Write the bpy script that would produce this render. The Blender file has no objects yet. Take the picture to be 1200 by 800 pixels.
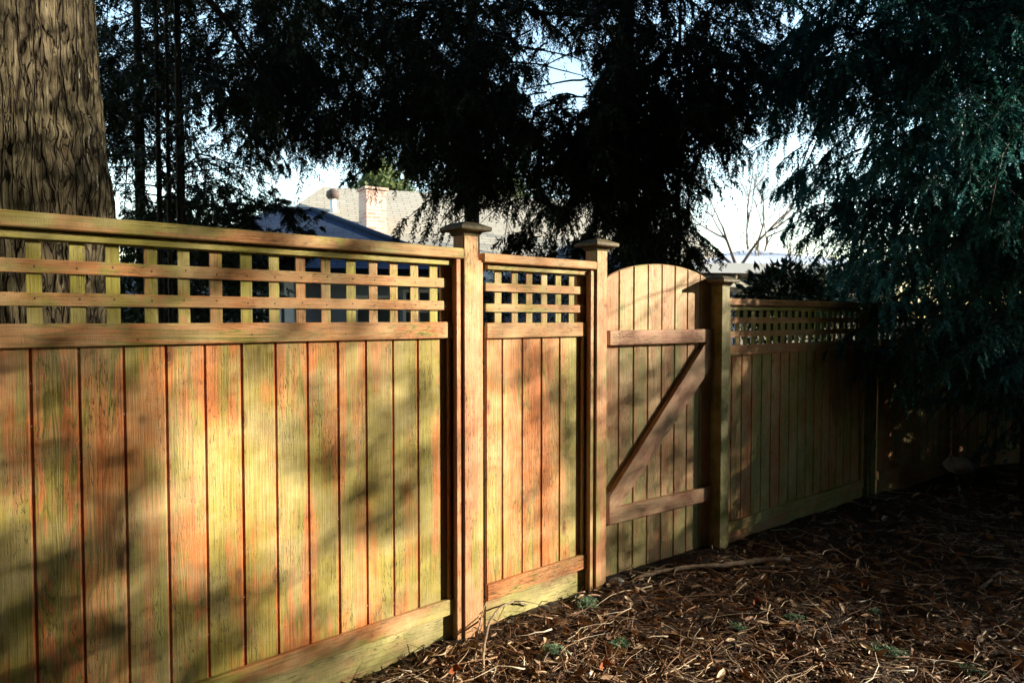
import bpy, math, random
import numpy as np
from mathutils import Vector, noise as mnoise
R = math.radians
rng = np.random.default_rng(7)
random.seed(7)
scene = bpy.context.scene
col = scene.collection

# ------------------------------------------------------------------ helpers
def tag(o, label=None, cat=None, group=None, kind=None):
    if label: o['label'] = label
    if cat: o['category'] = cat
    if group: o['group'] = group
    if kind: o['kind'] = kind
    return o

def empty(name, loc, label, cat, group=None):
    o = bpy.data.objects.new(name, None); col.objects.link(o); o.location = loc
    o.empty_display_size = 0.2
    return tag(o, label, cat, group)

def link_mesh(name, me, mats, parent=None):
    o = bpy.data.objects.new(name, me); col.objects.link(o)
    for m in (mats if isinstance(mats, (list, tuple)) else [mats]): me.materials.append(m)
    if parent is not None:
        o.parent = parent
        o.matrix_parent_inverse = parent.matrix_world.inverted() if parent.parent else \
            __import__('mathutils').Matrix.Translation(-Vector(parent.location))
    return o

def V(*a): return np.array(a, float)
def unit(v): v = np.asarray(v, float); return v / np.linalg.norm(v)
def nrm(a): return a / np.maximum(np.linalg.norm(a, axis=-1, keepdims=True), 1e-9)

CORN = [(x, y, z) for x in (-1, 1) for y in (-1, 1) for z in (-1, 1)]
class MB:
    """collects solid pieces; build() links them as one mesh"""
    def __init__(s): s.v = []; s.f = []; s.pc = []; s.r = []; s.m = []; s.sm = []
    def add(s, verts, faces, pc=None, rnd=0.5, mat=0, smooth=False):
        b = len(s.v); s.v += [tuple(p) for p in verts]
        s.pc += [tuple(p) for p in (pc if pc is not None else verts)]
        s.r += [rnd] * len(verts)
        for f in faces: s.f.append(tuple(b + i for i in f)); s.m.append(mat); s.sm.append(smooth)
    def box(s, c, U, Vv, W, du, dv, dw, bev=0.003, mat=0, rnd=None, groove=None):
        """U across the grain, Vv thickness, W along the grain"""
        c, U, Vv, W = map(lambda q: np.asarray(q, float), (c, U, Vv, W))
        rnd = random.random() if rnd is None else rnd
        h = (du / 2, dv / 2, dw / 2); vs = []; loc = []
        bev = min(bev, min(h) * 0.8)
        for (x, y, z) in CORN:
            for k in range(3):
                l = [x * h[0], y * h[1], z * h[2]]
                for j in range(3):
                    if j != k: l[j] -= (x, y, z)[j] * bev
                loc.append(l); vs.append(c + U * l[0] + Vv * l[1] + W * l[2])
        def ix(x, y, z, k): return CORN.index((x, y, z)) * 3 + k
        fs = []
        for k in range(3):
            for sg in (-1, 1):
                o = [j for j in range(3) if j != k]; q = []
                for a, b_ in ((-1, -1), (1, -1), (1, 1), (-1, 1)):
                    t = [0, 0, 0]; t[k] = sg; t[o[0]] = a; t[o[1]] = b_; q.append(ix(*t, k))
                fs.append(q)
        for k in range(3):
            o = [j for j in range(3) if j != k]
            for a in (-1, 1):
                for b_ in (-1, 1):
                    t0 = [0, 0, 0]; t0[k] = -1; t0[o[0]] = a; t0[o[1]] = b_
                    t1 = list(t0); t1[k] = 1
                    fs.append([ix(*t0, o[0]), ix(*t1, o[0]), ix(*t1, o[1]), ix(*t0, o[1])])
        for t in CORN: fs.append([ix(*t, 0), ix(*t, 1), ix(*t, 2)])
        L = np.array(loc); out = []
        for f in fs:
            p = L[f]; n = np.cross(p[1] - p[0], p[2] - p[0])
            if np.dot(n, p.mean(0)) < 0: f = f[::-1]
            out.append(f)
        if np.dot(np.cross(U, Vv), W) < 0: out = [f[::-1] for f in out]
        off = np.array([random.uniform(-50, 50) for _ in range(3)])
        s.add(vs, out, L + off, rnd, mat)
        if groove is not None:
            n0 = len(s.m) - len(out); 
            for q in range(4): s.m[n0 + 6 + 8 + q] = groove
    def tube(s, pts, rad, n=6, mat=0, rnd=None, caps=True):
        pts = np.asarray(pts, float); m = len(pts); rad = np.broadcast_to(rad, (m,))
        rnd = random.random() if rnd is None else rnd
        tan = nrm(np.gradient(pts, axis=0)); vs = []; pc = []
        up = V(0, 0, 1) if abs(tan[0][2]) < .9 else V(1, 0, 0)
        a = unit(np.cross(tan[0], up)); d = 0
        off = np.array([random.uniform(-50, 50) for _ in range(3)])
        for i in range(m):
            a = unit(a - tan[i] * np.dot(a, tan[i])); b = np.cross(tan[i], a)
            if i: d += np.linalg.norm(pts[i] - pts[i - 1])
            for k in range(n):
                t = 2 * math.pi * k / n; q = a * math.cos(t) + b * math.sin(t)
                vs.append(pts[i] + q * rad[i]); pc.append(off + V(math.cos(t) * rad[i], math.sin(t) * rad[i], d))
        fs = [(i * n + k, i * n + (k + 1) % n, (i + 1) * n + (k + 1) % n, (i + 1) * n + k) for i in range(m - 1) for k in range(n)]
        if caps: fs += [tuple(range(n))[::-1], tuple((m - 1) * n + k for k in range(n))]
        s.add(vs, fs, pc, rnd, mat, True)
    def build(s, name, mats, parent=None, smooth=False):
        me = bpy.data.meshes.new(name); me.from_pydata(s.v, [], s.f)
        a = me.attributes.new('pc', 'FLOAT_VECTOR', 'POINT'); a.data.foreach_set('vector', np.array(s.pc, np.float32).ravel())
        a = me.attributes.new('rnd', 'FLOAT', 'POINT'); a.data.foreach_set('value', np.array(s.r, np.float32))
        me.polygons.foreach_set('material_index', s.m)
        me.polygons.foreach_set('use_smooth', s.sm)
        me.update()
        return link_mesh(name, me, mats, parent)

def quads_mesh(name, verts, rnd, mats, parent=None, tri=False):
    """verts (N,4,3) numpy -> one mesh of loose leaf faces with a per-leaf random number"""
    n, k = verts.shape[0], verts.shape[1]
    me = bpy.data.meshes.new(name)
    me.vertices.add(n * k); me.vertices.foreach_set('co', verts.reshape(-1).astype(np.float32))
    me.loops.add(n * k); me.loops.foreach_set('vertex_index', np.arange(n * k, dtype=np.int32))
    me.polygons.add(n); me.polygons.foreach_set('loop_start', np.arange(0, n * k, k, dtype=np.int32))
    a = me.attributes.new('rnd', 'FLOAT', 'POINT'); a.data.foreach_set('value', np.repeat(rnd, k).astype(np.float32))
    me.update(calc_edges=True)
    return link_mesh(name, me, mats, parent)

# ------------------------------------------------------------------ camera model
F = 800.0; CAMZ = 1.52; TILT = math.atan(27 / F)
def proj(p):
    p = np.asarray(p, float); x = p[..., 0]; y = p[..., 1]; z = p[..., 2] - CAMZ
    d = y * math.cos(TILT) - z * math.sin(TILT); u = y * math.sin(TILT) + z * math.cos(TILT)
    return 600 + F * x / d, 400 - F * u / d
def at(px, py, Y):
    """the place seen at photo pixel (px,py) at distance Y"""
    a = (px - 600) / F; b = (400 - py) / F
    dy = math.cos(TILT) + b * math.sin(TILT); dz = b * math.cos(TILT) - math.sin(TILT)
    return V(a / dy * Y, Y, CAMZ + dz / dy * Y)

# ------------------------------------------------------------------ sun
th = R(54); d1 = unit(V(.752, .659, 0)); n1 = V(d1[1], -d1[0], 0)
SH = n1 * math.cos(th) + d1 * math.sin(th); EL = R(14.5)
S = unit(V(SH[0] * math.cos(EL), SH[1] * math.cos(EL), math.sin(EL)))
sl = bpy.data.lights.new('sun', 'SUN'); sl.energy = 5.0; sl.angle = R(0.55); sl.color = (1.0, .885, .69)
so = bpy.data.objects.new('sun', sl); col.objects.link(so)
so.rotation_euler = Vector(-S).to_track_quat('-Z', 'Y').to_euler(); so.location = (20, 0, 10)
w = bpy.data.worlds.new('World'); scene.world = w; w.use_nodes = True
nt = w.node_tree; bg = nt.nodes['Background']; sky = nt.nodes.new('ShaderNodeTexSky')
sky.sky_type = 'NISHITA'; sky.sun_disc = False; sky.sun_elevation = EL; sky.sun_rotation = math.atan2(S[0], S[1])
sky.air_density = 1.25; sky.dust_density = 0.0; sky.ozone_density = 1.3
nt.links.new(sky.outputs[0], bg.inputs[0]); bg.inputs[1].default_value = 0.15

cd = bpy.data.cameras.new('camera'); co = bpy.data.objects.new('camera', cd); col.objects.link(co)
co.location = (0, 0, CAMZ); co.rotation_euler = (R(90) - TILT, 0, 0)
cd.sensor_width = 36; cd.lens = 24; cd.clip_start = .05; cd.clip_end = 2000
cd.dof.use_dof = True; cd.dof.focus_distance = 3.5; cd.dof.aperture_fstop = 4.5
scene.camera = co
scene.render.engine = 'CYCLES'
vs_ = scene.view_settings; vs_.view_transform = 'Standard'; vs_.look = 'None'; vs_.gamma = 1; vs_.exposure = 1.85
scene.cycles.max_bounces = 4; scene.cycles.diffuse_bounces = 3; scene.cycles.transmission_bounces = 2; scene.cycles.glossy_bounces = 2

# ------------------------------------------------------------------ materials
class NG:
    def __init__(s, name):
        s.m = bpy.data.materials.new(name); s.m.use_nodes = True; s.t = s.m.node_tree; s.n = s.t.nodes
        s.b = s.n['Principled BSDF']; s.b.inputs['Roughness'].default_value = .75
        s.b.inputs['Specular IOR Level'].default_value = .3
    def L(s, a, b): s.t.links.new(a, b)
    def attr(s, name, out='Vector'):
        a = s.n.new('ShaderNodeAttribute'); a.attribute_name = name; return a.outputs[out]
    def geo(s): return s.n.new('ShaderNodeNewGeometry').outputs['Position']
    def vmul(s, v, k, add=None):
        q = s.n.new('ShaderNodeVectorMath'); q.operation = 'MULTIPLY'; s.L(v, q.inputs[0]); q.inputs[1].default_value = k
        if add is None: return q.outputs[0]
        r = s.n.new('ShaderNodeVectorMath'); r.operation = 'ADD'; s.L(q.outputs[0], r.inputs[0]); s.L(add, r.inputs[1]); return r.outputs[0]
    def noise(s, v, scale=1, detail=3, rough=.55, dist=0):
        q = s.n.new('ShaderNodeTexNoise'); q.inputs['Scale'].default_value = scale; q.inputs['Detail'].default_value = detail
        q.inputs['Roughness'].default_value = rough; q.inputs['Distortion'].default_value = dist
        if v is not None: s.L(v, q.inputs['Vector'])
        return q.outputs['Fac']
    def vor(s, v, scale=1, feat='F1'):
        q = s.n.new('ShaderNodeTexVoronoi'); q.feature = feat; q.inputs['Scale'].default_value = scale; s.L(v, q.inputs['Vector']); return q.outputs['Distance']
    def math(s, op, a, b=None, c=None):
        q = s.n.new('ShaderNodeMath'); q.operation = op
        for i, x in enumerate((a, b, c)):
            if x is None: continue
            if isinstance(x, (int, float)): q.inputs[i].default_value = x
            else: s.L(x, q.inputs[i])
        return q.outputs[0]
    def ramp(s, v, stops, interp='LINEAR'):
        q = s.n.new('ShaderNodeValToRGB'); q.color_ramp.interpolation = interp
        e = q.color_ramp.elements
        while len(e) < len(stops): e.new(.5)
        for el, (p, c) in zip(e, stops):
            el.position = p; el.color = (*c, 1) if isinstance(c, (tuple, list)) else (c, c, c, 1)
        s.L(v, q.inputs[0]); return q.outputs[0]
    def mix(s, f, a, b, mode='MIX'):
        q = s.n.new('ShaderNodeMixRGB'); q.blend_type = mode
        for i, x in enumerate((f, a, b)):
            if isinstance(x, (int, float)): q.inputs[i].default_value = x
            elif isinstance(x, tuple): q.inputs[i].default_value = (*x, 1)
            else: s.L(x, q.inputs[i])
        return q.outputs[0]
    def bump(s, h, strength=.5, dist=.002):
        q = s.n.new('ShaderNodeBump'); q.inputs['Strength'].default_value = strength; q.inputs['Distance'].default_value = dist
        s.L(h, q.inputs['Height']); s.L(q.outputs[0], s.b.inputs['Normal'])
    def color(s, c):
        if isinstance(c, tuple): s.b.inputs['Base Color'].default_value = (*c, 1)
        else: s.L(c, s.b.inputs['Base Color'])

def wood(name, green=.5, orange=(.60, .205, .060), tan=(.58, .385, .145), olive=(.30, .30, .06), dirt=.0, ringy=1.0):
    g = NG(name); pc = g.attr('pc'); r = g.attr('rnd', 'Fac'); P = g.geo()
    isr = g.ramp(g.math('FRACT', g.math('MULTIPLY', r, 7.3)), [(.45, .12), (.6, 1)])       # some boards flat-sawn, most plain
    cx = g.n.new('ShaderNodeCombineXYZ'); cx.inputs[0].default_value = 8; cx.inputs[1].default_value = 8; g.L(g.math('ADD', g.math('MULTIPLY', isr, .75), .18), cx.inputs[2])
    vm = g.n.new('ShaderNodeVectorMath'); vm.operation = 'MULTIPLY'; g.L(pc, vm.inputs[0]); g.L(cx.outputs[0], vm.inputs[1])
    big = g.noise(vm.outputs[0], 1, 2, .45, .35)
    rings = g.math('PINGPONG', g.math('MULTIPLY', big, 17.0), .5)
    fib = g.noise(g.vmul(pc, (190, 190, 4)), 1, 5, .75)
    fib2 = g.noise(g.vmul(pc, (75, 75, 2.0)), 1, 5, .65)
    saw = g.noise(g.vmul(pc, (40, 40, 420)), 1, 3, .6)
    patch = g.noise(g.vmul(P, (2.2, 2.2, 1.1)), 1.3, 6, .65, .5)
    streak = g.noise(g.vmul(pc, (13, 13, .8)), 1, 5, .65, .4)
    base = g.mix(g.ramp(g.math('ADD', g.math('MULTIPLY', r, .14), g.math('ADD', g.math('MULTIPLY', fib2, .3), g.math('MULTIPLY', streak, .7))), [(.52, 0), (.76, 1)]), orange, tan)
    gm = g.math('ADD', g.math('MULTIPLY', patch, .9), g.math('MULTIPLY', streak, .75))
    gm = g.math('ADD', gm, g.math('MULTIPLY', g.math('MULTIPLY', rings, isr), -.46 * ringy))
    gm = g.math('ADD', gm, g.math('MULTIPLY', g.math('SINE', g.math('MULTIPLY', r, 37.0)), .03))
    gm = g.ramp(gm, [(.84 - green * .27, 0), (.93 - green * .22, 1)])
    c = g.mix(g.math('MULTIPLY', gm, .8), base, olive)
    c = g.mix(g.math('MULTIPLY', isr, g.ramp(rings, [(0, .75 * ringy), (.11, 0)])), c, g.mix(1.0, c, (.60, .50, .38), 'MULTIPLY'))
    c = g.mix(g.ramp(fib, [(.36, .8), (.54, 0)]), c, g.mix(1.0, c, (.45, .38, .32), 'MULTIPLY'))
    # little checks and pores, in clusters
    pore = g.math('MULTIPLY', g.ramp(g.noise(g.vmul(pc, (210, 210, 34)), 1, 3, .6), [(.57, 0), (.64, 1)]), g.ramp(g.noise(g.vmul(pc, (9, 9, 2.5)), 1, 3), [(.42, 0), (.62, .9)]))
    c = g.mix(pore, c, (.07, .05, .025))
    c = g.mix(g.ramp(g.noise(g.vmul(pc, (16, 16, 5)), 1, 6, .75), [(.52, 0), (.75, .8)]), c, g.mix(1.0, c, (.50, .46, .38), 'MULTIPLY'))
    c = g.mix(g.ramp(g.noise(P, 4.1, 5, .7), [(.42, 0), (.7, .5)]), c, (.56, .46, .26))
    kn = g.vor(g.vmul(pc, (5.4, 5.4, 2.3)), 1); kr = g.math('ADD', kn, g.math('MULTIPLY', fib2, .02))
    c = g.mix(g.ramp(kr, [(.05, 1), (.062, .2), (.072, .8), (.12, 0)]), c, (.17, .07, .03))
    if dirt: c = g.mix(g.ramp(g.noise(P, 9, 5, .7), [(.4, dirt), (.65, 0)]), c, (.07, .055, .03))
    g.color(c); g.b.inputs['Roughness'].default_value = .6
    h = g.math('ADD', g.math('MULTIPLY', fib, 1.0), g.math('ADD', g.math('MULTIPLY', g.math('MULTIPLY', rings, isr), .6), g.math('MULTIPLY', saw, .55)))
    g.bump(g.math('SUBTRACT', h, g.math('MULTIPLY', pore, .8)), .9, .0024)
    return g.m

W_BOARD = wood('cedar_board', .50)
W_RAIL = wood('cedar_rail', .16, (.52, .21, .075), (.50, .33, .13))
W_POST = wood('cedar_post', .0, (.62, .27, .13), (.58, .33, .17))
W_LAT = wood('cedar_lattice', .85, (.42, .19, .075), (.43, .31, .11), (.33, .34, .05))
W_GATE = wood('cedar_gate', .22, (.46, .22, .10), (.52, .36, .19), (.26, .28, .09))
W_POSTG = wood('shaded_green_post', .8, (.17, .085, .04), (.22, .14, .06), (.13, .16, .03))  # green post wood, darkened in colour to stand in for shade
W_GRAIL = wood('gate_rail_wood', -.9, (.42, .20, .12), (.42, .25, .15), (.24, .24, .08))
W_KICK = wood('kick_board', .66, (.42, .27, .12), (.5, .42, .2), (.36, .36, .12), .25)
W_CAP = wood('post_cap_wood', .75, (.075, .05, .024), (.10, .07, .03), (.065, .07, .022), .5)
W_GROOVE = wood('cedar_groove', -.9, (.50, .15, .045), (.46, .19, .07))
g = NG('nail_metal'); g.color((.10, .07, .05)); g.b.inputs['Metallic'].default_value = .4; NAILD = g.m
g = NG('nail_bright'); g.color((.65, .64, .62)); g.b.inputs['Roughness'].default_value = .4; NAILB = g.m

# ------------------------------------------------------------------ the fence line
P0 = V(-5.3, -1.07, 0); P1 = V(-.2, 3.4, 0); P2 = V(.515, 4.0, 0); P3 = V(1.428, 4.664, 0)
P4 = V(3.28, 6.145, 0); P5 = V(4.53, 6.95, 0); P6 = V(8.6, 8.1, 0); UP = V(0, 0, 1)
P0 = P1 - d1 * 6.2
class Run:
    def __init__(s, A, B):
        s.A = A; s.B = B; s.d = unit(B - A); s.n = V(s.d[1], -s.d[0], 0); s.len = np.linalg.norm(B - A)
    def pt(s, t, o, z): return s.A + s.d * t + s.n * o + UP * z
    def s_at(s, px, o=0.0):
        k = (px - 600) / F; q = s.A + s.n * o       # qx + d t = k (qy + d t)  (tilt ignored)
        return (k * q[1] - q[0]) / (s.d[0] - k * s.d[1])

def nail(mb, run, t, o, z, mat=1, r=.0035):
    c = run.pt(t, o, z); vs = [c + run.n * .0012]; n = 8
    for k in range(n):
        a = 2 * math.pi * k / n; vs.append(c + run.d * math.cos(a) * r + UP * math.sin(a) * r)
    mb.add(vs, [(0, 1 + k, 1 + (k + 1) % n) for k in range(n)], mat=mat)

def boards(mb, run, s0, s1, z0, z1, bw, thick=.019, o=0.0, bev=.0065, top=None, ragged=.004, bright=True):
    """vertical tongue-and-groove boards; front face at offset o"""
    t = s1; edges = []
    while t > s0 + .02:
        a = max(t - bw * random.uniform(.975, 1.015), s0); edges.append((a, t)); t = a
    for (a, b) in edges:
        gap = .0016; mid = (a + b) / 2; oo = o + random.uniform(-.0012, .0012)
        zt = z1 if top is None else None
        if top is None:
            mb.box(run.pt(mid, oo - thick / 2, (z0 + z1) / 2), run.d, run.n, UP, b - a - gap, thick, z1 - z0, bev, groove=3)
        else:
            # board with a curved head: front/back outline extruded
            off = np.array([random.uniform(-50, 50) for _ in range(3)]); rn = random.random(); K = 6
            a2, b2 = a + gap / 2, b - gap / 2
            xs = [a2 + (b2 - a2) * i / K for i in range(K + 1)]; vs = []; pc = []
            for oz, ins in ((oo - thick, 0), (oo - bev, 0), (oo, bev)):
                for x in xs:
                    xx = min(max(x, a2 + ins), b2 - ins)
                    for z in (z0, top(xx) - ins): vs.append(run.pt(xx, oz, z)); pc.append(off + V(xx - mid, oz - oo, z))
            M = 2 * (K + 1); fs = []
            for i in range(K):
                p = 2 * i
                fs.append((p, p + 2, p + 3, p + 1)[::-1]); q = 2 * M + p; fs.append((q, q + 2, q + 3, q + 1))
                for l in (0, 1):
                    fs.append((l * M + p + 1, l * M + p + 3, (l + 1) * M + p + 3, (l + 1) * M + p + 1)[::-1])
                    fs.append((l * M + p, l * M + p + 2, (l + 1) * M + p + 2, (l + 1) * M + p))
            for l in (0, 1):
                fs.append((l * M, l * M + 1, (l + 1) * M + 1, (l + 1) * M)); e = 2 * K
                fs.append((l * M + e, l * M + e + 1, (l + 1) * M + e + 1, (l + 1) * M + e)[::-1])
            mb.add(vs, fs, pc, rn)
        # tongue closing the joint, 9 mm behind the face
        if a > s0 + .01:
            zt = z1 if top is None else min(top(a - .01), top(a + .01)) - .004
            mb.box(run.pt(a, oo - .0085, (z0 + zt) / 2), run.d, run.n, UP, .012, .004, zt - z0 - .004, .0005, mat=3)
            if bright:
                for k in range(3):
                    if random.random() < .5: nail(mb, run, a + random.uniform(-.001, .003), oo + .0006 - .004, z0 + (zt - z0) * random.uniform(.05, .95), 2, .0022)
    return edges

def rail(mb, run, s0, s1, z0, z1, o0, o1, bev=.003, **k):
    mb.box(run.pt((s0 + s1) / 2, (o0 + o1) / 2, (z0 + z1) / 2), UP, run.n, run.d, z1 - z0, o1 - o0, s1 - s0, bev, **k)

def panel(fence, run, s0, s1, Z, vert, bw=.1375, endgap=True):
    """s0..s1 clear width between the post trims. Z: heights"""
    cap, mid, slat1, slat2, bot, kick, gz = Z['cap'], Z['mid'], Z['s1'], Z['s2'], Z['bot'], Z['kick'], Z['ground']
    RO = .022
    b = MB(); boards(b, run, s0 + .008, s1 - (.075 if endgap else .0), bot[0] + .012, mid[1] - .01, bw)
    b.build('board_panel', [W_BOARD, NAILD, NAILB, W_GROOVE], fence)
    # closing boards behind the joints at both ends
    m = MB(); rail(m, run, s0, s1, mid[0], mid[1], -.001 + .003, RO); 
    for k in range(int((s1 - s0) / .4)): nail(m, run, s0 + .1 + .4 * k, RO + .0004, (mid[0] + mid[1]) / 2 + random.uniform(-.02, .02))
    m.build('mid_rail', [W_RAIL, NAILD], fence)
    m = MB(); rail(m, run, s0, s1, bot[0], bot[1], .002, RO + .004); m.build('bottom_rail', [W_RAIL, NAILD], fence)
    m = MB(); rail(m, run, s0, s1, kick[0], kick[1], -.022, .006); m.build('kickboard', [W_KICK if Z['cap'][1] > 1.7 else W_RAIL, NAILD], fence)
    m = MB(); cs0, cs1 = s0 - .045, s1 + .045
    rail(m, run, cs0, cs1, cap[0], cap[1], -.075, RO + .036, .004); m.build('cap_rail', [W_RAIL, NAILD], fence)
    m = MB(); rail(m, run, s0, s1 - .01, cap[0] - .032, cap[0] - .006, .004, RO + .004, .002)
    rail(m, run, s0, s1 - .01, cap[0] - .032, cap[0] - .004, -.05, -.014, .002)
    m.build('top_strip', [W_LAT, NAILD], fence)
    if endgap:
        m = MB(); m.box(run.pt(s1 - .043, .011, (bot[1] + mid[0]) / 2), run.d, run.n, UP, .014, .018, mid[0] - bot[1], .002)
        m.box(run.pt(s1 - .02, -.012, (kick[0] + cap[0]) / 2), run.d, run.n, UP, .11, .018, cap[0] - kick[0] - .07, .002)
        m.build('edge_strip', [W_RAIL, NAILD], fence)
    m = MB(); ztop = cap[0] - .02
    for t in vert:
        ww = random.uniform(.041, .046)
        m.box(run.pt(t, -.006, (mid[1] + ztop) / 2 - .01), run.d, run.n, UP, ww, .009, ztop - mid[1] + .02, .001)
    for (a, c) in (slat1, slat2):
        rail(m, run, s0 + .0, s1 - (.012 if endgap else 0), a, c, .001, .012, .0015, mat=2)
        for t in vert: nail(m, run, t + random.uniform(-.004, .004), .0124, (a + c) / 2 + random.uniform(-.006, .006))
    m.build('lattice', [W_LAT, NAILD, W_RAIL], fence)

def post(fence, run, t, ztop, zbot, of=.060, w=.09, trims=(1, 1), ztrim=1.8, capw=.183, tw=.036, wm=None):
    wm = wm or W_POST
    m = MB(); m.box(run.pt(t, of - w / 2, (ztop + zbot) / 2), run.d, run.n, UP, w, w, ztop - zbot, .004)
    p = m.build('post', [wm], fence)
    if trims[0] or trims[1]:
        m = MB()
        for sg, on in zip((-1, 1), trims):
            if on: m.box(run.pt(t + sg * (w / 2 + tw / 2 + .0015), of - .012 - .019, (ztrim + zbot) / 2), run.d, run.n, UP, tw, .038, ztrim - zbot, .003)
        m.build('post_trim', [wm], fence)
    # cap: flat plate, small cove under it, low pyramid
    m = MB(); c = run.pt(t, of - w / 2, 0)
    def ring(z, hw): return [c + run.d * a * hw + run.n * b * hw + UP * z for a, b in ((-1, -1), (1, -1), (1, 1), (-1, 1))]
    h = capw / 2; prof = [(ztop - .028, w / 2 + .003), (ztop - .006, w / 2 + .015), (ztop - .005, h - .004), (ztop, h), (ztop + .014, h), (ztop + .017, h - .005), (ztop + .036, .045), (ztop + .039, .035)]
    vs = []
    for z, hw in prof: vs += ring(z, hw)
    fs = [(0, 1, 2, 3), tuple(4 * (len(prof) - 1) + k for k in (3, 2, 1, 0))]
    fs = [(3, 2, 1, 0), tuple(4 * (len(prof) - 1) + k for k in (0, 1, 2, 3))]
    for i in range(len(prof) - 1):
        for k in range(4): fs.append((4 * i + k, 4 * i + (k + 1) % 4, 4 * i + 4 + (k + 1) % 4, 4 * i + 4 + k))
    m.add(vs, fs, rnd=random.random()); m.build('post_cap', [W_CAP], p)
    return p

r1 = Run(P0, P1); r2 = Run(P1, P2); rg = Run(P2, P3); r3 = Run(P3, P4); r4 = Run(P4, P5); r5 = Run(P5, P6)
left_fence = empty('wooden_fence', (P1[0], P1[1], 0), 'sunlit cedar board fence with lattice top and algae stains, left of the gate', 'fence')
L1 = r1.len
Z1 = dict(cap=(1.807, 1.857), mid=(1.4256, 1.503), s1=(1.667, 1.712), s2=(1.560, 1.604), bot=(.078, .155), kick=(-.12, .074), ground=-.05)
e1 = r1.s_at(536.5, .03)
vx = [41, 92, 133.5, 178, 216.5, 254, 289.5, 322, 353, 382.5, 412, 438, 462, 486, 508.5]
vt = [r1.s_at(x, 0) for x in vx]; t = vt[0] - .122
while t > 3.0: vt.append(t); t -= .122
panel(left_fence, r1, 2.2, e1, Z1, [v for v in vt])
# a second stretch further left, outside the picture
Zl = dict(Z1); panel(left_fence, r1, .05, 2.05, Zl, [.1 + .12 * i for i in range(16)], endgap=False)
post(left_fence, r1, 2.125, 1.98, -.3, trims=(0, 0))
post(left_fence, r1, r1.s_at(552.6, .06), 1.948, -.3, ztrim=1.806)
Z2 = dict(cap=(1.798, 1.843), mid=(1.419, 1.497), s1=(1.657, 1.700), s2=(1.553, 1.595), bot=(.080, .163), kick=(-.12, .076), ground=-.05)
a2 = r2.s_at(570.5, .02); b2 = r2.s_at(691.5, .03)
panel(left_fence, r2, a2, b2, Z2, [r2.s_at(x) for x in (584, 603.5, 620.5, 638, 654.5, 670)])
post(left_fence, r2, r2.s_at(705.5, .06), 1.935, -.3, ztrim=1.79, trims=(1, 0))

right_fence = empty('wooden_fence', (P3[0], P3[1], 0), 'shaded cedar board fence with lattice top receding right of the gate', 'fence')
Z3 = dict(cap=(1.610, 1.657), mid=(1.262, 1.335), s1=(1.484, 1.527), s2=(1.390, 1.433), bot=(.03, .105), kick=(-.2, .026), ground=-.1)
a3 = r3.s_at(850.5, .06) + .045 + .030; b3 = r3.s_at(1016, .03)
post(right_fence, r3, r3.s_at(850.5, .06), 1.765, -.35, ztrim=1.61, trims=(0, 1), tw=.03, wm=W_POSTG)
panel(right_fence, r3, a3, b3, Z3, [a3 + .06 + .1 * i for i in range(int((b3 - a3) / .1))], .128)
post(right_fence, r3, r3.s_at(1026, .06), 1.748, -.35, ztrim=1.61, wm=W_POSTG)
a4 = .04; b4 = r4.len - .1
Z4 = dict(Z3); Z4['bot'] = (.06, .135); Z4['kick'] = (-.2, .056)
panel(right_fence, r4, a4, b4, Z4, [a4 + .06 + .1 * i for i in range(int((b4 - a4) / .1))], .128)
post(right_fence, r4, r4.len, 1.748, -.35, ztrim=1.61)
panel(right_fence, r5, .07, 2.42, Z4, [.16 + .1 * i for i in range(22)], .128)
post(right_fence, r5, 2.5, 1.748, -.35, ztrim=1.61)

# ------------------------------------------------------------------ gate
gate = empty('garden_gate', (P2[0], P2[1], 0), 'arched cedar gate with diagonal brace between two square posts', 'gate')
g0 = rg.s_at(714, -.02) - .012; g1 = rg.s_at(836.5, -.02)
gm_ = (g0 + g1) / 2; gh = (g1 - g0) / 2
def arch(x): 
    u = (x - gm_) / gh
    return 1.762 + .103 * (math.sqrt(max(0, 1.35 - u * u)) - math.sqrt(.35)) / (math.sqrt(1.35) - math.sqrt(.35))
m = MB(); boards(m, rg, g0, g1, -.04, 1.8, .127, o=-.035, top=arch, bright=False); m.build('board_panel', [W_GATE, NAILD, NAILB, W_GATE], gate)
m = MB(); rail(m, rg, g0 - .004, g1 + .012, 1.360, 1.448, -.034, .004); 
for t in (g0 + .06, g1 - .04): 
    for dz in (-.015, .015): nail(m, rg, t, .0045, 1.405 + dz, 1, .004)
m.build('top_rail', [W_GRAIL, NAILB], gate)
m = MB(); rail(m, rg, g0 - .004, g1 + .012, .285, .378, -.034, .004); m.build('bottom_rail', [W_GRAIL, NAILD], gate)
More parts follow.
